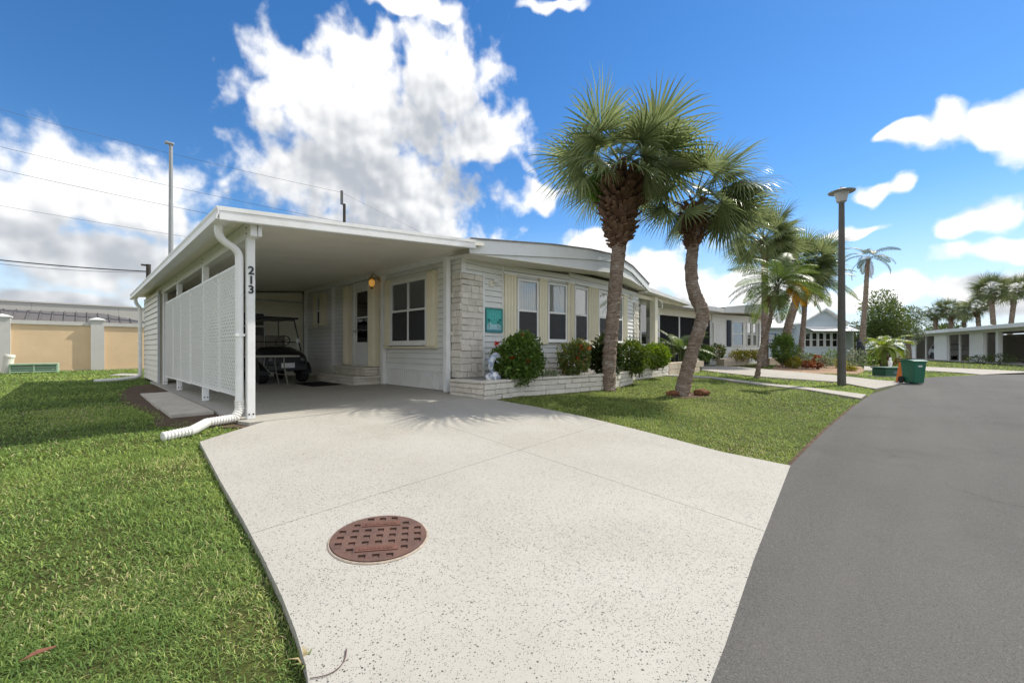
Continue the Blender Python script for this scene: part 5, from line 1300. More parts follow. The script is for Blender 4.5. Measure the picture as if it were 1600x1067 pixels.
def suv(loc, rz, label):
    t = thing('parked_car', label, 'car', loc, rz)
    paint = mat('white_car_paint', (.72, .73, .73), .25, .02, 2, spec=.5, coat=.6)
    prof = [(-2.3, .42), (-2.32, .75), (-2.22, .98), (-1.25, 1.08), (-.45, 1.58), (.2, 1.66), (1.5, 1.62), (2.1, 1.10), (2.3, .95), (2.33, .45), (1.9, .32), (-1.9, .32)]
    b = MB(); n = len(prof); V = []
    for (yy, k, dz) in ((-.88, .97, 0), (-.92, 1, 0), (.92, 1, 0), (.88, .97, 0)):
        for x, z in prof:
            ins = .16 if z > 1.3 else (.03 if z > 1.0 else 0); V.append((x, yy * (1 - ins), z))
    F = [tuple(range(n))[::-1], tuple(3*n + i for i in range(n))] + [(k*n+i, k*n+(i+1) % n, (k+1)*n+(i+1) % n, (k+1)*n+i) for k in range(3) for i in range(n)]
    b.add(V, F).build('body', paint, t, local=True, bevel=.03)
    dark = mat('car_glass', (.015, .017, .02), .08, .02, 2, spec=.7)
    for s in (-1, 1):
        for (x0, x1, x2, x3) in ((-.98, -.16, -.16, -.42), (-.08, .78, .78, -.08), (.86, 1.72, 1.45, .86)):
            yb, yt = s*.905, s*.80
            MB().add([(x0, yb, 1.10), (x1, yb, 1.10), (x2, yt, 1.52), (x3, yt, 1.52), (x0, yb*.97, 1.10), (x1, yb*.97, 1.10), (x2, yt*.97, 1.52), (x3, yt*.97, 1.52)], [(0,1,2,3),(4,7,6,5),(0,4,5,1),(1,5,6,2),(2,6,7,3),(3,7,4,0)]).build('window', dark, t, local=True)
        MB().box(-1.9, 1.9, s*.93 - .02, s*.93 + .02, .30, .42).build('sill', M_BLACK, t, local=True)
        for x in (-1.42, 1.42):
            M = Matrix.Translation((x, s*.82, .34)) @ Matrix.Rotation(R(90), 4, 'X')
            o = MB().lathe([(.2, -.12), (.32, -.12), (.34, -.08), (.34, .08), (.32, .12), (.2, .12)], n=20, M=M).build('wheel', M_RUB, t, smooth=True, local=True)
            MB().lathe([(0, -.125), (.08, -.13), (.2, -.115), (.22, -.122), (.22, .122), (.2, .115), (.08, .13), (0, .125)], n=16, M=M).build('rim', M_CHROME, o, local=True)
            MB().lathe([(.36, -.10), (.41, -.10), (.41, .10), (.36, .10), (.36, -.10)], n=20, M=Matrix.Translation((0, s*.035, 0)) @ M).build('arch', M_BLACK, t, local=True)
        MB().box(-2.25, -1.95, s*.74 - .12, s*.74 + .12, .80, .93).build('headlight', MATS['headlight_lens'], t, local=True)
        MB().box(-.55, -.40, s*1.0 - .1, s*1.0 + .1, 1.08, 1.2).build('mirror', paint, t, local=True)
    MB().add([(-1.20, -.80, 1.10), (-1.20, .80, 1.10), (-.50, .70, 1.55), (-.50, -.70, 1.55), (-1.15, -.80, 1.08), (-1.15, .80, 1.08), (-.45, .70, 1.53), (-.45, -.70, 1.53)], [(0,1,2,3),(4,7,6,5),(0,4,5,1),(2,6,7,3)]).build('windscreen', dark, t, local=True)
long_carport_house()
# ------------------------------------------------------------------ palms
M_FAN = leafmat('fan_leaf', (.075, .112, .042), (.27, .315, .15), .37, .30)
M_FANL = leafmat('fan_leaf_far', (.08, .11, .045), (.19, .22, .10), .3, .45)
M_DEAD = leafmat('dead_frond', (.10, .062, .035), (.22, .15, .085), .15, .8)
M_PIN = leafmat('feather_leaf', (.045, .09, .018), (.13, .185, .045), .38, .42)
M_PINY = leafmat('yellow_feather_leaf', (.30, .19, .01), (.50, .30, .02), .38, .45)
def fan_mesh(e, seed, Lp=.82, Rb=1.15, nseg=36, steps=6, droop=1.35, dead=False):
    r = np.random.default_rng(seed); e = R(e)
    V = []; F = []; T = []
    # petiole bending under the blade's weight
    P = [np.zeros(3)]; a = e; n = 6
    for i in range(n):
        a -= R(18) / n * (1 if e < R(60) else .4); P.append(P[-1] + np.array([math.cos(a), 0, math.sin(a)]) * Lp / n)
    for i, p in enumerate(P):
        w = .024 - .012 * i / n
        for (y, z) in ((-w, 0), (w, 0), (0, -w * .8)): V.append(p + np.array([0, y, z])); T.append(.65)
    for i in range(n):
        for j in range(3): F.append((i*3+j, i*3+(j+1) % 3, (i+1)*3+(j+1) % 3, (i+1)*3+j))
    t = np.array([math.cos(a), 0, math.sin(a)]); s = np.array([0, 1.0, 0]); nn = np.cross(t, s) * -1
    if nn[2] < 0 and e < R(60): nn = -nn
    hub = P[-1]; span = R(118); dphi = 2 * span / nseg
    for k in range(nseg):
        ph = -span + (k + .5) * dphi + r.uniform(-.25, .25) * dphi
        d = math.cos(ph) * t + math.sin(ph) * s - .38 * abs(math.sin(ph)) * nn * -1 * -1
        d = d / np.linalg.norm(d)
        L = Rb * (.80 + .20 * math.cos(ph)) * r.uniform(.88, 1.08)
        side = np.cross(d, nn); side /= np.linalg.norm(side)
        p = hub + t * .0; tint = float(np.clip(r.normal(.5, .22), 0, 1)); dd = d.copy(); base = len(V)
        dr = droop * r.uniform(.6, 1.5)
        for i in range(steps + 1):
            q = i / steps; rad = q * L
            w = min(max(.006, rad * dphi * .52), .019 * (1 - q) / .5 + .0012) if q > .1 else .006
            V.append(p - side * w); V.append(p + side * w); T += [tint, tint]
            bend = dr * max(0, q - .35) ** 1.1 * 2.2 / steps
            dd = dd + np.array([0, 0, -bend * 1.6]); dd /= np.linalg.norm(dd)
            p = p + dd * L / steps
        for i in range(steps): F.append((base+2*i, base+2*i+1, base+2*i+3, base+2*i+2))
    return npmesh('frond', np.array(V), np.array(F), np.array(T))
def pin_mesh(e, seed, L=1.7, nl=36, ll=.42, curve=75, w=.013):
    r = np.random.default_rng(seed); V = []; F = []; T = []; e = R(e); n = 12; p = np.zeros(3); a = e; P = [p]; D = []
    for i in range(n):
        d = np.array([math.cos(a), 0, math.sin(a)]); D.append(d); p = p + d * L / n; P.append(p); a -= R(curve) / n
    D.append(D[-1])
    for i, p in enumerate(P):
        ww = .018 * (1 - .8 * i / n)
        for (y, z) in ((-ww, 0), (ww, 0), (0, -ww)): V.append(p + np.array([0, y, z])); T.append(.8)
    for i in range(n):
        for j in range(3): F.append((i*3+j, i*3+(j+1) % 3, (i+1)*3+(j+1) % 3, (i+1)*3+j))
    for k in range(nl):
        q = .16 + .84 * k / nl; f = q * n; i = min(int(f), n - 1); p0 = P[i] + (P[i+1] - P[i]) * (f - i); d = D[i]
        up = np.cross(d, np.array([0, 1.0, 0])) * -1
        if up[2] < 0: up = -up
        l = ll * math.sin(math.pi * min(1, .25 + .75 * q)) ** .6 * r.uniform(.85, 1.1)
        for sgn in (-1, 1):
            tint = float(np.clip(r.normal(.5, .2), 0, 1)); b = len(V)
            v = d * .62 + np.array([0, sgn * 1.0, 0]) + up * .28; v /= np.linalg.norm(v); p = p0.copy()
            side = np.cross(v, up); side /= np.linalg.norm(side)
            for i2 in range(4):
                w2 = (.5, 1, .8, .08)[i2] * w; V.append(p - side*w2); V.append(p + side*w2); T += [tint, tint]
                v = v + np.array([0, 0, -.28 * (i2 + .4)]) * r.uniform(.6, 1.3); v /= np.linalg.norm(v); p = p + v * l / 3
            for i2 in range(3): F.append((b+2*i2, b+2*i2+1, b+2*i2+3, b+2*i2+2))
    return npmesh('frond', np.array(V), np.array(F), np.array(T))
def lib(fn, elevs, seeds, m, **k):
    out = []
    for e in elevs:
        for s in seeds:
            me = fn(e, s + int(e) + 100, **k); me.materials.append(m); out.append((e, me))
    return out
EL = [80, 62, 45, 26, 8, -12, -34, -56]
FAN = lib(fan_mesh, EL, (0, 1), M_FAN)
FAN2 = lib(fan_mesh, EL, (5, 6), M_FANL, nseg=22, steps=4)
FDEAD = lib(fan_mesh, [-62, -78], (3, 4), M_DEAD, nseg=20, steps=4, droop=.9, Lp=.6, Rb=.7)
PIN = lib(pin_mesh, [75, 50, 28, 5, -20], (0, 1), M_PIN)
PINY = lib(pin_mesh, [20, -10, -35], (2,), M_PINY)
QUEEN = lib(pin_mesh, [78, 55, 35, 10, -30, -60], (0, 1), leafmat('queen_leaf', (.06, .085, .035), (.13, .15, .06), .3, .5), L=2.3, nl=44, ll=.5, curve=95, w=.016)
QDEAD = lib(pin_mesh, [-50, -72], (2,), leafmat('queen_dead', (.20, .13, .08), (.32, .2, .13), .2, .8), L=2.0, nl=24, ll=.4, curve=60, w=.02)
PYG = lib(pin_mesh, [70, 45, 20, -8], (0, 1), leafmat('pygmy_leaf', (.10, .17, .02), (.27, .33, .05), .4, .42), L=1.25, nl=36, ll=.26, curve=95, w=.012)
def crown(t, hub, library, n, size, emin=-45, emax=82, seed=0, bias=1.0, name='frond', azr=None, squash=1.0, roll=.3):
    r = random.Random(seed); ga = 2.399963
    for i in range(n):
        q = (i + .5) / n; e = emax - (emax - emin) * q ** bias + r.uniform(-7, 7)
        cand = sorted(library, key=lambda c: abs(c[0] - e))[:2]; ee, me = r.choice(cand)
        az = i * ga + r.uniform(-.25, .25)
        if azr is not None: az = azr[0] + (azr[1] - azr[0]) * r.random()
        s = size * r.uniform(.86, 1.10)
        obj(name, me, None, t, (hub[0] + .05*math.cos(az), hub[1] + .05*math.sin(az), hub[2] + r.uniform(-.06, .06) - .12 * q), (r.uniform(-roll, roll), R(ee - e) , az), (s, s, s * squash))
def trunk_mesh(path, rad, seed, n=16, ring=.05, rough=.012):
    """path of points; resampled, with leaf-scar rings and lumps"""
    P = [Vector(p) for p in path]; r = random.Random(seed)
    # catmull resample
    Q = []; Rr = []
    for i in range(len(P) - 1):
        p0, p1, p2, p3 = P[max(i-1, 0)], P[i], P[i+1], P[min(i+2, len(P)-1)]; m_ = max(2, int((p2 - p1).length / ring))
        for k in range(m_):
            s = k / m_; Q.append(.5 * ((2*p1) + (p2-p0)*s + (2*p0-5*p1+4*p2-p3)*s*s + (-p0+3*p1-3*p2+p3)*s**3)); Rr.append(lerp(rad[i], rad[i+1], s))
    Q.append(P[-1]); Rr.append(rad[-1])
    b = MB().tube(Q, [x * (1 + r.uniform(-.035, .035)) for x in Rr], n)
    b.v = [(x + r.uniform(-rough, rough), y + r.uniform(-rough, rough), z) for x, y, z in b.v]
    return b, Q, Rr
def boots(t, Q, r0, r1, n, seed, h0, h1, m=M_BOOT, size=1.0):
    """criss-cross stubs of old leaf bases round the top of the trunk (Q: two points, lower and upper)"""
    r = random.Random(seed); b = MB(); A, B = Vector(Q[0]), Vector(Q[1])
    for i in range(n):
        s = r.random(); p = A.lerp(B, s); az = r.uniform(0, 2*math.pi); rr = lerp(r0, r1, s ** .7)
        o = Vector((math.cos(az), math.sin(az), 0)); tn = Vector((-math.sin(az), math.cos(az), 0)) * r.choice((-1, 1))
        base = p + o * rr * .35; tip = p + o * rr * r.uniform(.85, 1.12) + Vector((0, 0, r.uniform(.02, .2) * size)) + tn * r.uniform(-.08, .08)
        w = r.uniform(.035, .06) * size; th = .02 * size; up = Vector((0, 0, th))
        b.add([base - tn*w - up, base + tn*w - up, base + tn*w + up, base - tn*w + up, tip - tn*w*.55, tip + tn*w*.55, tip + tn*w*.4 + up, tip - tn*w*.4 + up],
              [(0,1,2,3),(4,7,6,5),(0,4,5,1),(2,6,7,3),(1,5,6,2),(0,3,7,4)])
    o = b.build('leaf_base_sheath', m, t, local=True); o['kind'] = 'stuff'; return o
def locpath(pxs, Z, base):
    out = []
    for (px, py) in pxs:
        x, y = ray(px, Z); out.append((x - base[0], y - base[1], zat(py, Z) - base[2]))
    return out
def palm(name, label, px_base, pxs, rads, hub, lib_, n, size, seed, Z=None, bootn=0, bootr=(.2, .45), bootspan=None, emin=-45, emax=82, bias=1.0, dead=0, group='palms along the street', lean=None):
    if Z is None: x, y = at(*px_base); Z = FW[0]*x + FW[1]*y
    else: x, y = ray(px_base[0], Z)
    z = g(y) - .05
    t = thing(name, label, 'palm tree', (x, y, z), 0, group); base = (x, y, z)
    P = [(0, 0, 0)] + locpath(pxs, Z, base)
    if lean:
        P = [(p[0] + lean[0]*p[2], p[1] + lean[1]*p[2], p[2]) for p in P]
    b, Q, Rr = trunk_mesh(P, rads, seed); b.build('trunk', M_BARK, t, local=True)
    H = locpath([hub], Z, base)[0]
    if lean: H = (H[0] + lean[0]*H[2], H[1] + lean[1]*H[2], H[2])
    if bootn:
        lo, hi = locpath(bootspan, Z, base) 
        if lean: lo, hi = [(p[0] + lean[0]*p[2], p[1] + lean[1]*p[2], p[2]) for p in (lo, hi)]
        boots(t, (lo, hi), bootr[0], bootr[1], bootn, seed + 1, 0, 0, size=max(1, bootr[1] / .4))
    crown(t, H, lib_, n, size, emin, emax, seed, bias, roll=.75 if lib_ is FAN or lib_ is FAN2 else .3)
    if (lib_ is FAN or lib_ is FAN2) and Z > 15: crown(t, (H[0], H[1], H[2] + .05), lib_, 12, size * .62, -25, 55, seed + 5, roll=.9)
    if dead: crown(t, (H[0], H[1], H[2] - .1), FDEAD, dead, size, -80, -55, seed + 9, name='dead_frond')
    return t, H
t1, H1 = palm('cabbage_palm', 'tallest fan palm with thick shaggy neck, growing against the stone planter', (951, 607), [(952, 560), (957, 500), (962, 440), (967, 385), (969, 335), (971, 285)], [.155, .15, .148, .148, .16, .19, .16], (972, 258), FAN, 30, 1.08, 1, bootn=420, bootr=(.20, .66), bootspan=[(967, 390), (971, 288)], emin=-16, emax=74, bias=.8)
crown(t1, (H1[0], H1[1], H1[2] + .1), FAN, 14, .66, -5, 55, 15, roll=.9)
t2, H2 = palm('cabbage_palm', 'fan palm with bent kinked pale trunk in the middle of the lawn', (1065, 614), [(1080, 555), (1096, 503), (1097, 486), (1089, 468), (1082, 447), (1080, 415), (1083, 385), (1085, 330)], [.165, .135, .14, .14, .135, .13, .125, .12, .15], (1088, 302), FAN, 20, .78, 2, bootn=170, bootr=(.16, .38), bootspan=[(1083, 392), (1086, 325)], emin=-30, emax=74, bias=.8, dead=2)
crown(t2, (H2[0], H2[1], H2[2] + .02), FAN, 11, .92, -38, 40, 16, azr=(-1.6, .1), roll=.8)
t3, H3 = palm('cabbage_palm', 'slim upright fan palm behind the thin leaning palm', (1194, 570), [(1195, 520), (1195, 450), (1194, 385)], [.20, .17, .15, .16], (1194, 372), FAN, 44, 1.12, 3, Z=21.5, bootn=70, bootr=(.2, .42), bootspan=[(1194, 398), (1194, 375)], emin=-45)
t4, H4 = palm('cabbage_palm', 'fan palm with slanting trunk behind the tall shrub', (1226, 566), [(1231, 514), (1244, 470), (1258, 425)], [.22, .21, .20, .18], (1263, 412), FAN, 44, 1.12, 4, Z=23, bootn=60, bootr=(.22, .42), bootspan=[(1252, 445), (1262, 415)], emin=-45)
t5, H5 = palm('feather_palm', 'thin dark feather palm leaning on the grass strip before the lamp post', (1183, 588.5), [(1189, 548), (1196, 526), (1204, 497), (1208, 468), (1213, 448)], [.085, .07, .065, .065, .06, .06], (1215, 442), PIN, 28, .98, 5, emin=-25)
crown(t5, (H5[0], H5[1], H5[2] - .05), FDEAD, 7, .8, -85, -60, 55, name='dead_frond')
crown(t5, (H5[0] + .1, H5[1] - .1, H5[2] - .02), PINY, 5, .62, -30, 5, 56, name='yellow_frond', azr=(-1.7, .1))
t6, H6 = palm('feather_palm', 'feather palm with yellow hanging fronds and orange fruit beside the lamp post', (1250, 562), [(1252, 540), (1256, 500), (1258, 468), (1262, 445)], [.15, .13, .12, .12, .12], (1263, 440), PIN, 30, 1.4, 6, Z=23, emin=-15)
crown(t6, (H6[0], H6[1], H6[2] - .1), PINY, 10, .8, -45, 10, 66, name='yellow_frond')
t7, H7 = palm('queen_palm', 'tall bare trunked queen palm with wind-blown drooping fronds', (1346, 566), [(1348, 520), (1352, 470), (1355, 420), (1357, 405)], [.24, .18, .15, .13, .13], (1357, 402), QUEEN, 12, .9, 7, Z=30, emin=-12, emax=75)
crown(t7, (H7[0], H7[1], H7[2] - .1), QDEAD, 2, .75, -80, -50, 77, name='dead_frond')
# far row behind the long carport house
for i, (px, pyh, Z, n, sz) in enumerate(((1586, 452, 52, 26, 1.35), (1548, 452, 50, 28, 1.45), (1526, 478, 56, 24, 1.3), (1486, 484, 60, 22, 1.3), (1462, 486, 62, 22, 1.3), (1506, 488, 64, 20, 1.2), (1620, 470, 55, 20, 1.3))):
    lab = ['fan palm nearest the right picture edge behind the carport house', 'tallest fan palm behind the carport house roof', 'fan palm with spread crown just left of the tallest behind the carport house', 'fan palm fourth from the right behind the carport house', 'leftmost fan palm of the row behind the carport house', 'low fan palm in the middle of the row behind the carport house', 'fan palm at the far end of the row, beyond the frame edge'][i]
    if i == 6: continue
    ln = (-9 if i == 0 else 6 if i == 1 else 4 if i == 2 else 0)
    palm('cabbage_palm', lab, (px + ln, 565), [(px + ln, 530), (px + ln*.6, 500), (px, pyh + 6)], [.28, .26, .24, .24], (px, pyh), FAN2, n, sz, 20 + i, Z=Z, bootn=50, bootr=(.3, .6), bootspan=[(px + ln*.3, pyh + 26), (px, pyh + 6)], group='fan palms behind the carport house')

# ------------------------------------------------------------------ leafy shrubs and trees
def leaves(name, C, N, size, m, seed, parent=None, lumps=9, rim=.55, aspect=.45, up=.35, depth=.5, local=False):
    """scatter of folded leaves through an uneven ellipsoid: C = (cx, cy, cz, rx, ry, rz)"""
    r = np.random.default_rng(seed); cx, cy, cz, rx, ry, rz = C
    d = r.normal(size=(N, 3)); d /= np.linalg.norm(d, axis=1)[:, None]
    lc = r.normal(size=(lumps, 3)); lc /= np.linalg.norm(lc, axis=1)[:, None]
    prox = np.max(d @ lc.T, axis=1); lump = .70 + .34 * np.clip((prox - .55) / .45, 0, 1) + .06 * np.sin(d[:, 0]*11 + 2) * np.sin(d[:, 1]*9) 
    rad = (rim + (1 - rim) * r.random(N) ** depth) * lump
    spr = r.random(N) < .05; rad[spr] *= r.uniform(1.05, 1.22, spr.sum())
    P = d * rad[:, None] * np.array([rx, ry, rz]) + np.array([cx, cy, cz])
    out = d * .8 + r.normal(size=(N, 3)) * .65; out[:, 2] += up; out /= np.linalg.norm(out, axis=1)[:, None]
    sv = np.cross(out, r.normal(size=(N, 3))); sv /= np.linalg.norm(sv, axis=1)[:, None]; nv = np.cross(sv, out)
    s = size * r.uniform(.65, 1.25, N)[:, None]
    a = P - out * s * .5; tip = P + out * s * .5; l = P - sv * s * aspect * .5 + nv * s * .12; rr = P + sv * s * aspect * .5 + nv * s * .12
    V = np.stack([a, l, tip, rr], 1).reshape(-1, 3); i0 = np.arange(N) * 4
    F = np.concatenate([np.stack([i0, i0+2, i0+1], 1), np.stack([i0, i0+3, i0+2], 1)])
    tint = np.repeat(np.clip(r.normal(.45, .25, N), 0, 1), 4)
    return V, F, tint
def merge(parts):
    V = []; F = []; T = []; o = 0
    for v, f, t in parts: V.append(v); F.append(f + o); T.append(t); o += len(v)
    return np.concatenate(V), np.concatenate(F), np.concatenate(T)
def shrub(name, label, cx, cy, z0, blobs, m, seed, flowers=None, group=None, cat='shrub', stems=5, aspect=.45, rim=.5, thing_loc=None):
    """blobs: list of (dx, dy, dz, rx, ry, rz, n, leaf)"""
    t = thing(name, label, cat, (cx, cy, z0), 0, group)
    V, F, T = merge([leaves('l', b[:6], b[6], b[7], m, seed + i, aspect=aspect, rim=rim) for i, b in enumerate(blobs)])
    o = obj('foliage', npmesh('foliage', V, F, T), m, t); o['kind'] = 'stuff'
    r = random.Random(seed); st = MB()
    for i in range(stems):
        b = r.choice(blobs); a = r.uniform(0, 6.28); k = r.uniform(.1, .6)
        st.tube([(b[0] + .05*math.cos(a), b[1] + .05*math.sin(a), -.05), (b[0] + k*.5*b[3]*math.cos(a), b[1] + k*.5*b[4]*math.sin(a), b[2] * .6), (b[0] + k*b[3]*math.cos(a), b[1] + k*b[4]*math.sin(a), b[2] + .3*b[5])], [.016, .012, .006], 5)
    st.build('stem', M_BARK, t, local=True)
    if flowers:
        fm, nf, fs = flowers
        parts = []
        rr = np.random.default_rng(seed + 50)
        for i in range(nf):
            b = blobs[rr.integers(len(blobs))]; d = rr.normal(size=3); d /= np.linalg.norm(d); d[2] = abs(d[2]) * .8 + .05
            c = np.array(b[:3]) + d * np.array(b[3:6]) * rr.uniform(.85, 1.02)
            parts.append(leaves('f', (*c, fs, fs, fs * .7), 26, fs * .75, None, seed + 200 + i, rim=.3, aspect=.7))
        V, F, T = merge(parts); o = obj('flowers', npmesh('flowers', V, F, T), fm, t); o['kind'] = 'stuff'
    return t
L_BUSH = leafmat('glossy_bush_leaf', (.06, .115, .02), (.19, .29, .055), .3, .35)
L_DARK = leafmat('dark_bush_leaf', (.022, .045, .012), (.06, .095, .022), .25, .4, (.10, .03, .02))
L_BRIGHT = leafmat('bright_bush_leaf', (.08, .17, .02), (.25, .34, .04), .35, .38)
L_MIX = leafmat('mixed_bush_leaf', (.05, .09, .02), (.16, .19, .05), .3, .4, (.45, .20, .04))
L_YEL = leafmat('yellow_bush_leaf', (.16, .18, .03), (.42, .36, .06), .3, .45)
L_GREY = leafmat('grey_green_leaf', (.11, .15, .08), (.25, .29, .17), .3, .5)
L_REDL = leafmat('red_leaf', (.14, .06, .025), (.34, .13, .05), .3, .5, (.55, .12, .04))
L_TREE = leafmat('tree_leaf', (.045, .08, .02), (.13, .175, .05), .3, .45)
F_OR = leafmat('orange_flower', (.60, .12, .03), (.75, .24, .06), .3, .6)
F_RED = leafmat('red_flower', (.45, .02, .02), (.65, .08, .03), .3, .6)
def bpos(px, Z): return ray(px, Z)
x, y = bpos(812, 8.0)
shrub('round_bush', 'large round glossy green bush overhanging the planter behind the dolphin', x, y, .2, [(0, 0, .50, .60, .52, .52, 4200, .085), (-.15, -.15, .25, .42, .32, .3, 1100, .08), (.1, .0, .70, .40, .38, .33, 900, .08)], L_BUSH, 1, (F_RED, 4, .06))
x, y = bpos(895, 9.0)
shrub('flowering_bush', 'loose bush with orange and red flowers in the planter', x, y, .2, [(0, 0, .40, .45, .40, .42, 1300, .09), (.22, 0, .62, .28, .28, .26, 500, .085), (-.2, -.1, .25, .32, .28, .26, 500, .08)], L_MIX, 2, (F_OR, 11, .075), aspect=.4)
x, y = bpos(950, 9.9)
shrub('dark_croton', 'dark purple-green bush behind the tallest palm trunk', x, y, .2, [(0, 0, .52, .52, .45, .52, 1900, .13), (-.32, 0, .38, .3, .3, .38, 700, .12)], L_DARK, 3, aspect=.34)
x, y = bpos(990, 10.6)
shrub('green_bush', 'mid green rounded bush right of the tallest palm trunk', x, y, .15, [(0, 0, .48, .46, .45, .48, 2600, .085), (.26, -.05, .35, .24, .25, .3, 700, .085)], leafmat('mid_bush_leaf', (.04, .085, .014), (.20, .27, .04), .32, .38), 4)
x, y = bpos(1025, 12.4)
shrub('bright_bush', 'bright yellow-green bush at the far end of the planter', x, y, .25, [(0, 0, .40, .46, .42, .42, 2300, .095)], L_BRIGHT, 5)
x, y = bpos(842, 8.35)
shrub('low_groundcover', 'small pale groundcover plant between the two planter bushes', x + .25, y - .1, .2, [(0, 0, .1, .22, .16, .12, 300, .06)], L_GREY, 6, stems=2)
# vine on the neck of the tall palm
v = t1
V, F, T = merge([leaves('v', (H1[0] - .33, H1[1] + .34, H1[2] - .42, .34, .32, .46, ), 1500, .11, None, 70, rim=.3, aspect=.3), leaves('v', (H1[0] + .28, H1[1] - .22, H1[2] - .25, .22, .2, .25), 350, .10, None, 71, rim=.3, aspect=.3)])
vin = obj('climbing_vine', npmesh('climbing_vine', V, F, T), leafmat('vine_leaf', (.05, .12, .015), (.14, .25, .03), .35, .4)); vin.location = t1.location
tag(vin, 'green leafy vine clinging to the shaggy neck of the tallest palm', 'vine'); vin['kind'] = 'thing'
# root mounds by the bent palm
for i, (dx, dy, s, lab) in enumerate(((.36, -.30, 1, 'rusty brown root mound on the street side of the bent palm'), (-.22, .10, .8, 'small dark root stub on the house side of the bent palm'))):
    bm = bmesh.new(); bmesh.ops.create_icosphere(bm, subdivisions=3, radius=1)
    for v_ in bm.verts:
        c = v_.co; k = 1 + .2*math.sin(6*c.x + i) * math.cos(5*c.y); v_.co = Vector((c.x*.17*k*s, c.y*.10*k*s, c.z*.08*k*s + .035))
    me = bpy.data.meshes.new('root_mound'); bm.to_mesh(me); bm.free()
    tag(obj('root_mound', me, mat('rusty_root', (.17, .075, .035), .95, .4, 14, bump=.9, bscale=40), None, (t2.location.x + dx, t2.location.y + dy, t2.location.z + .02), (0, 0, R(-45)), smooth=True), lab, 'root')
cx, cy = t2.location.x, t2.location.y
o = ground_piece('bare_patch', [(cx + .62*math.cos(a)*(1 + .2*math.sin(3*a)) + .12, cy + .42*math.sin(a)*(1 + .15*math.cos(4*a)) - .12) for a in [2*math.pi*i/20 for i in range(20)]], -.04, .03, M_DIRT); struct(o)
# clump of arching palm fronds by the neighbour's carport
x, y = bpos(1060, 17.5)
ta = thing('areca_clump', 'clump of arching feather palm stems beside the neighbour carport', 'palm clump', (x, y, -.02))
for i in range(5):
    a = i * 1.25; MB().tube([(.15*math.cos(a), .15*math.sin(a), 0), (.22*math.cos(a), .22*math.sin(a), .6), (.3*math.cos(a), .3*math.sin(a), 1.0)], [.04, .035, .03], 7).build('stem', mat('green_cane', (.14, .16, .05), .6, .1, 8), ta, local=True)
crown(ta, (0, 0, .75), PIN, 22, .95, 5, 80, 31)
# neighbour plantings
def small(px, Z, w, h, m, seed, name, label, leaf=.12, n=260, z0=None, flowers=None, cat='shrub', aspect=.4, group=None):
    x, y = bpos(px, Z); z = g(y) - .04 if z0 is None else z0
    return shrub(name, label, x, y, z, [(0, 0, h*.52, w/2, w/2, h*.5, n, leaf)], m, seed, flowers, group, cat, stems=3, aspect=aspect, rim=.4)
small(1122, 20.6, .95, 1.0, L_MIX, 101, 'croton', 'orange and green croton before the neighbour pier', .2, 320, .2, aspect=.3)
small(1102, 20.6, .8, .8, L_BUSH, 102, 'strap_plant', 'dark strap leaved plant left of the croton next door', .3, 200, .2, aspect=.14)
for i, px in enumerate((1150, 1161, 1172, 1181)):
    small(px, 22.0 + .3*i, .75, .62, L_YEL, 110 + i, 'variegated_shrub', ['leftmost yellow-green shrub below the neighbour bow window', 'second yellow-green shrub below the neighbour bow window', 'third yellow-green shrub below the neighbour bow window', 'rightmost yellow-green shrub below the neighbour bow window'][i], .14, 240, .2, group='shrubs below the bow window')
x, y = bpos(1226, 21)
shrub('tall_shrub', 'tall broad green shrub between the palms by the neighbour drive', x, y, -.05, [(0, 0, .95, .72, .7, .75, 1500, .16), (.3, .1, .5, .55, .5, .5, 600, .15), (-.2, 0, 1.35, .45, .45, .4, 500, .15)], L_BUSH, 120, aspect=.3)
bed = [(1251, 22.5, 1.1, .9, L_GREY, 'feathery grey-green shrub at the left of the mulch bed', .16, None), (1268, 24, 1.0, .8, L_TREE, 'dark green shrub behind the mulch bed', .15, None), (1262, 20.3, .7, .45, L_REDL, 'low reddish plant at the front of the mulch bed', .13, None), (1281, 22.6, .8, .75, L_REDL, 'bright red leaved plant in the middle of the mulch bed', .16, None),
       (1276, 20.4, .6, .4, L_REDL, 'small red-brown plant front centre of the mulch bed', .12, None), (1290, 22.0, 1.0, .7, L_GREY, 'grey-green mound right of the red plant', .13, None), (1300, 24.5, 1.3, 1.0, L_BUSH, 'green shrub left of the lamp post in the mulch bed', .16, None), (1312, 22.2, .8, .6, L_YEL, 'yellowish low shrub just left of the lamp post', .12, None),
       (1336, 22.5, 1.1, 1.25, L_GREY, 'tall loose grey-green shrub right of the lamp post', .14, None), (1328, 20.0, .65, .3, L_YEL, 'flat yellow plant right of the lamp post', .12, None), (1353, 26, 1.3, .8, L_BUSH, 'round green bush below the queen palm', .14, None), (1362, 27, 1.3, .9, L_TREE, 'darker bush right of the queen palm trunk', .15, None),
       (1388, 27, 1.5, .7, L_REDL, 'low red-brown shrub behind the white statue', .15, None), (1240, 20.5, .8, .6, L_YEL, 'pale grassy plant at the left end of the mulch bed', .2, None)]
for i, (px, Z, w, h, m_, lab, lf, flw) in enumerate(bed):
    small(px, Z, w, h, m_, 130 + i, 'garden_shrub', lab, lf, 300, None, None, group='plants of the mulch bed')
small(1528, 32.5, 1.7, .75, L_TREE, 160, 'clipped_shrub', 'low dark shrub under the lattice bay of the carport house', .13, 420)
small(1562, 30.8, 2.0, .85, L_TREE, 161, 'clipped_shrub', 'wider dark shrub by the thick column of the carport house', .13, 520)
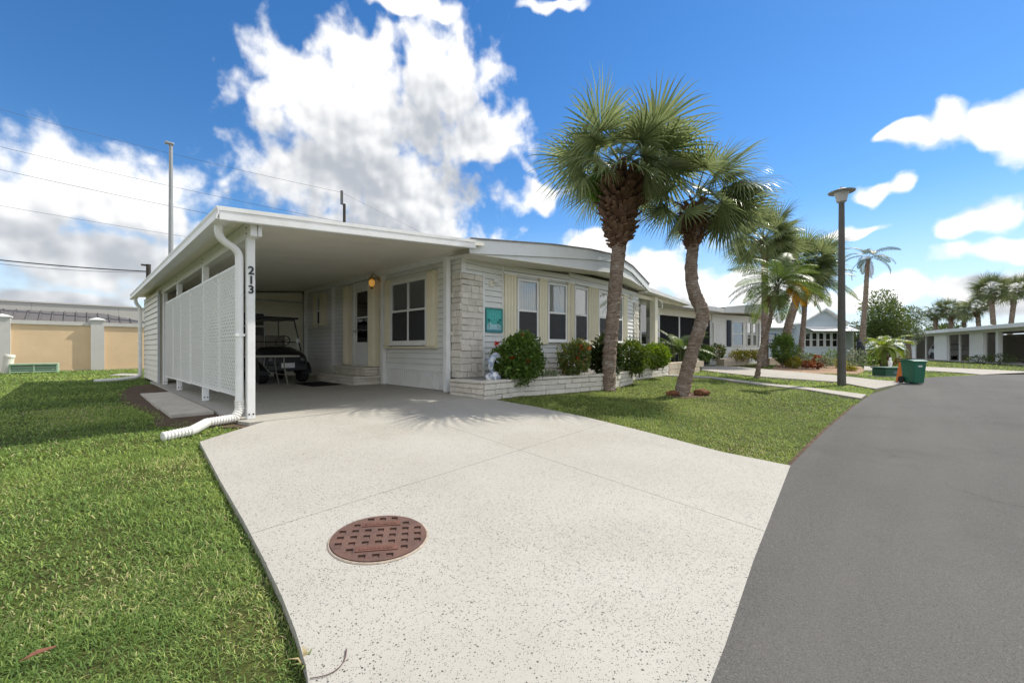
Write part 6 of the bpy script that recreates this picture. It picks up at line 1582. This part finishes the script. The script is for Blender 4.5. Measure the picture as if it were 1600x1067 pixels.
# black stump shape by the blue house, white statue
x, y = bpos(1345, 26.5); ts = thing('driftwood_stump', 'blackened branching stump beside the queen palm', 'stump', (x, y, -.05))
MB().tube([(0, 0, 0), (.1, 0, .5), (-.05, 0, .95), (-.25, .05, 1.25), (-.2, .1, 1.55)], [.34, .28, .2, .14, .08], 9).tube([(0, 0, .8), (-.35, 0, 1.05), (-.62, 0, 1.1), (-.75, 0, 1.4)], [.16, .13, .1, .06], 8).tube([(0, 0, .7), (.25, .1, 1.1), (.2, .15, 1.35)], [.14, .1, .06], 8).build('stump', mat('charred_wood', (.035, .04, .055), .85, .3, 9, bump=.7), ts, local=True, smooth=True)
x, y = bpos(1391, 25); ts = thing('white_statue', 'small white garden statue at the far drive edge', 'statue', (x, y, g(y) - .04)); ts.scale = (.7, .7, .7)
MB().lathe([(.16, 0), (.17, .06), (.12, .1), (.13, .3), (.16, .48), (.13, .62), (.06, .68), (.09, .74), (.1, .82), (.06, .9), (0, .92)], n=14).build('figure', M_WHITE, ts, smooth=True, local=True)
MB().tube([(.12, 0, .55), (.2, -.08, .42), (.14, -.14, .36)], [.04, .035, .03], 7).tube([(-.12, 0, .55), (-.2, -.08, .42), (-.14, -.14, .36)], [.04, .035, .03], 7).build('arms', M_WHITE, ts, local=True)
# pygmy palms in front of the tree
for i, (px, Z, h, lab) in enumerate(((1378, 27, 1.3, 'low yellow-green pygmy palm left of the pair'), (1392, 27.5, 1.5, 'yellow-green pygmy palm with leaning twin trunk, right of the pair'))):
    x, y = bpos(px, Z); tp = thing('pygmy_palm', lab, 'palm tree', (x, y, g(y) - .05), 0, 'pygmy palms by the far drive')
    b, Q, Rr = trunk_mesh([(0, 0, 0), (.08, 0, h*.5), (.02, .05, h)], [.12, .1, .1], 40 + i); b.build('trunk', M_BARK, tp, local=True)
    crown(tp, (.02, .05, h), PYG, 26, 1.15, -25, 75, 41 + i)
def tree(name, label, px, Z, blobs, m, seed, group=None, trunk_h=2.0, leaf=.22, n=1200):
    x, y = bpos(px, Z); t = thing(name, label, 'tree', (x, y, -.1), 0, group)
    parts = []; st = MB()
    st.tube([(0, 0, 0), (.05, 0, trunk_h*.5), (0, .05, trunk_h)], [.24, .19, .15], 9)
    for i, (dx, dy, dz, rx, rz) in enumerate(blobs):
        parts.append(leaves('t', (dx, dy, dz, rx, rx, rz), n, leaf, None, seed + i, lumps=14, rim=.35, aspect=.42))
        st.tube([(0, .05, trunk_h*.8), (dx*.5, dy*.5, lerp(trunk_h, dz, .6)), (dx, dy, dz)], [.1, .07, .03], 6)
    V, F, T = merge(parts); o = obj('crown', npmesh('crown', V, F, T), m, t); o['kind'] = 'stuff'
    st.build('trunk', M_BARK, t, local=True)
tree('broadleaf_tree', 'large dense green tree behind the pygmy palms', 1385, 34, [(-1.4, 0, 3.6, 1.5, 1.3), (0, .3, 4.4, 1.6, 1.5), (1.3, 0, 3.3, 1.6, 1.4), (.2, -.4, 2.6, 1.7, 1.1), (2.2, 0, 2.4, 1.2, 1.0), (-2.0, .3, 2.5, 1.1, 1.0)], L_TREE, 300, n=1300)
tree('broadleaf_tree', 'pale loose tree overhanging the corner of the carport house', 1420, 38, [(0, 0, 3.0, 1.5, 1.4), (.9, 0, 2.2, 1.1, 1.0), (-.6, 0, 4.0, 1.1, 1.0)], L_GREY, 320, n=900, leaf=.2)
tree('broadleaf_tree', 'low dark trees between the far palms behind the carport house roof', 1475, 66, [(-4, 0, 3.6, 2.2, 1.5), (0, 0, 3.4, 2.6, 1.6), (4, 0, 3.8, 2.4, 1.5), (8, 0, 3.4, 2.4, 1.3)], L_TREE, 340, n=600, leaf=.4)
tree('broadleaf_tree', 'dark green tree behind the blue house to the right of the lamp post', 1335, 46, [(0, 0, 2.6, 2.2, 1.6), (2.6, 0, 2.4, 2.0, 1.4), (-1.6, 0, 2.2, 1.4, 1.2)], L_TREE, 360, n=800, leaf=.3)
# ------------------------------------------------------------------ lawns
def pip(P, poly):
    x, y = P[:, 0], P[:, 1]; ins = np.zeros(len(P), bool); n = len(poly)
    for i in range(n):
        x0, y0 = poly[i]; x1, y1 = poly[(i+1) % n]
        c = ((y0 > y) != (y1 > y)); xi = (x1 - x0) * (y - y0) / ((y1 - y0) if y1 != y0 else 1e-9) + x0
        ins ^= c & (x < xi)
    return ins
def gv(y): return np.where(y >= 5.5, 0, np.where(y <= .6, -.28, -.28 * (5.5 - y) / 4.9))
M_GRASS = leafmat('grass_blade', (.105, .178, .045), (.345, .435, .12), .36, .75, (.48, .41, .24))
def vnoise(P, s, seed):
    r = np.random.default_rng(seed); G = r.random((128, 128)); q = P * s; i = np.floor(q).astype(int); f = q - i; f = f*f*(3-2*f)
    a = G[i[:, 0] % 128, i[:, 1] % 128]; b = G[(i[:, 0]+1) % 128, i[:, 1] % 128]; c = G[i[:, 0] % 128, (i[:, 1]+1) % 128]; d = G[(i[:, 0]+1) % 128, (i[:, 1]+1) % 128]
    return (a*(1-f[:, 0]) + b*f[:, 0])*(1-f[:, 1]) + (c*(1-f[:, 0]) + d*f[:, 0])*f[:, 1]
def lawn(name, label, inside, holes, seed, zones, tm=.36):
    """blades laid in distance zones: (z0, z1, per m2, width, length)"""
    r = np.random.default_rng(seed); VV = []; FF = []; TT = []; off = 0
    xs = [p[0] for p in inside]; ys = [p[1] for p in inside]; bx = (min(xs), max(xs), min(ys), max(ys))
    for (z0, z1, dens, wd, ln) in zones:
        # sample in polar coordinates round the standpoint, a little wider than the view
        A0, A1 = R(-62), R(62); area = .5 * (A1 - A0) * (z1**2 - z0**2) ; n = int(area * dens)
        rr = np.sqrt(r.random(n) * (z1**2 - z0**2) + z0**2); aa = A0 + (A1 - A0) * r.random(n)
        zf = rr * np.cos(aa); rl = rr * np.sin(aa)
        P = np.stack([FW[0]*zf + RT[0]*rl, FW[1]*zf + RT[1]*rl], 1)
        k = (P[:, 0] > bx[0]) & (P[:, 0] < bx[1]) & (P[:, 1] > bx[2]) & (P[:, 1] < bx[3]); P = P[k]
        Pj = P + .07 * np.stack([vnoise(P, 7, seed + 3) - .5, vnoise(P, 7, seed + 4) - .5], 1) + r.normal(0, .008, P.shape)
        k = pip(Pj, inside)
        for h in holes: k &= ~pip(P, h)
        P = P[k]; n = len(P)
        if n == 0: continue
        clump = vnoise(P, 2.2, seed); fine = vnoise(P, 9, seed + 1)
        keep = r.random(n) < .16 + 1.15 * (.4*clump + .6*fine); P = P[keep]; clump = clump[keep]; fine = fine[keep]; n = len(P)
        L = ln * r.uniform(.55, 1.35, n) * (.75 + .5 * clump); W = wd * r.uniform(.6, 1.3, n)
        az = r.uniform(0, 2*np.pi, n); lean = np.clip(r.normal(1.12, .35, n), .1, 1.52)
        d = np.stack([np.cos(az)*np.sin(lean), np.sin(az)*np.sin(lean), np.cos(lean)], 1)
        s = np.stack([-np.sin(az + r.normal(0, .5, n)), np.cos(az), np.zeros(n)], 1)
        base = np.stack([P[:, 0], P[:, 1], gv(P[:, 1]) - .052], 1)
        h1 = base + d * (L * .55)[:, None] + np.array([0, 0, 1]) * (L * .22)[:, None]
        tip = base + d * L[:, None] * 1.0 + np.array([0, 0, 1]) * (L * (.12 - .25 * r.random(n)))[:, None]; tip[:, 2] = np.maximum(tip[:, 2], base[:, 2] + .01)
        V = np.stack([base - s*W[:, None]*.4, base + s*W[:, None]*.4, h1 + s*W[:, None]*.5, h1 - s*W[:, None]*.5, tip], 1).reshape(-1, 3)
        i0 = np.arange(n)*5 + off
        F = np.concatenate([np.stack([i0, i0+1, i0+2], 1), np.stack([i0, i0+2, i0+3], 1), np.stack([i0+3, i0+2, i0+4], 1)])
        big = vnoise(P, .8, seed + 5)
        t = np.clip(r.normal(tm, .19, n) + .55*(big - .5) + .25*(fine - .5), 0, .84); dry = r.random(n) < (.03 + .34 * np.clip(vnoise(P, 1.6, seed + 7) - .55, 0, 1) * 2); t[dry] = r.uniform(.8, 1, dry.sum()) if z0 < 9 else t[dry]
        VV.append(V); FF.append(F); TT.append(np.repeat(t, 5)); off += len(V)
    o = obj(name, npmesh(name, np.concatenate(VV), np.concatenate(FF), np.concatenate(TT)), M_GRASS)
    o['label'] = label; o['category'] = 'grass'; o['kind'] = 'stuff'; return o
ZN = [(.8, 2.6, 23000, .0034, .034), (2.6, 5, 11000, .005, .035), (5, 9, 4000, .008, .038), (9, 16, 1000, .015, .048), (16, 28, 260, .028, .06), (28, 60, 30, .06, .07)]
grow = lambda c, k: c
left = [(-60, .31), (.38, .37), (DL[-1][0] - .0, DL[-1][1] - .3)] + [(x + .025, y) for x, y in DL[::-1]] + [at(330, 683), (1.30, 5.40), (1.30, 13.2), (1.30, 16.4), (5, 20.2), (12, 20.3), (20, 24.3), (-60, 24.3)]
dirtpoly = [(.72, 6.5), (1.3, 5.72), (1.32, 13.6), (.95, 13.2), (.62, 11.5), (.6, 9.2), (.78, 7.4)]
lawn('left_lawn', 'short green grass left of the drive', left, [dirtpoly, [at(170, 585.5), at(222, 586.5), at(222, 583.5), at(190, 582.8)]], 11, ZN, .20)  # blade tint set darker, the sun's angle painted into this lawn
right = [(DR[0][0] + .03, DR[0][1] + .03)] + [(x + .0, y - .03) for x, y in DR[1:]] + [(4.95, 5.16)] + [(x, y - .05) for x, y in PLF[2:]] + [(10.1, 5.40), (12.5, 5.47), (13.4, 5.5)] + [(x, y) for x, y in wl] + [(10.8, .64), at(1290, 673)]
bare = [(cx + .5*math.cos(a) + .12, cy + .33*math.sin(a) - .1) for a in [2*math.pi*i/14 for i in range(14)]]
lawn('front_lawn', 'short green grass before the stone planter', right, [bare], 12, ZN, .46)  # paler blade tint, painting in how the sun strikes this side
strip = [(p[0], p[1]) for p in wu[::-1]] + [at(1366, 606)] + [p for p in dl[::-1][1:]]
strip = wu[::-1] + dl[::-1]
lawn('strip_lawn', 'grass strip between the boundary strip and the neighbour drive', strip, [], 13, ZN)
third = [du[0], (22.7, -.66), at(1505, 586.5)] + fl[::-1] + [at(1345, 571.5), at(1200, 569), at(1189, 575.8)] + du[3:0:-1]
mul = [at(1204, 578), at(1250, 580.5), at(1300, 581.5), at(1338, 582), at(1348, 577), at(1340, 572), at(1290, 569), at(1215, 569)]
lawn('bend_lawn', 'grass island between the two far drives at the bend', third, [mul], 14, ZN)
far = fu[::-1] + [at(1640, 584)] + [(34, -6.5), (40, -13.5), (52, -10), (47, -5.6), (67, -.1), (60, 12), (40, 10)]
lawn('far_lawn', 'grass in front of the long carport house', far, [], 15, ZN)
# tuft of coarse weed at the drive edge
x, y = at(478, 1030); tw = thing('weed_tuft', 'small coarse weed tuft at the near drive edge', 'weed', (x, y, g(y) - .04))
r_ = random.Random(8)
for i in range(11):
    a = r_.uniform(0, 6.28); l = r_.uniform(.03, .075); w_ = .0045; d = Vector((math.cos(a), math.sin(a), 0)); s_ = Vector((-d.y, d.x, 0)) * w_; u = Vector((0, 0, 1))
    p0 = Vector((0, 0, 0)); p1 = d*l*.35 + u*l*.7; p2 = d*l*.9 + u*l*.75
    MB().add([p0 - s_*.5, p0 + s_*.5, p1 + s_, p1 - s_, p2], [(0, 1, 2, 3), (3, 2, 4)]).build('leaf', mat('weed_green', (.16, .20, .06), .5, .2, 20) if i % 3 else mat('weed_dry', (.35, .28, .14), .6, .2, 20), tw, local=True)
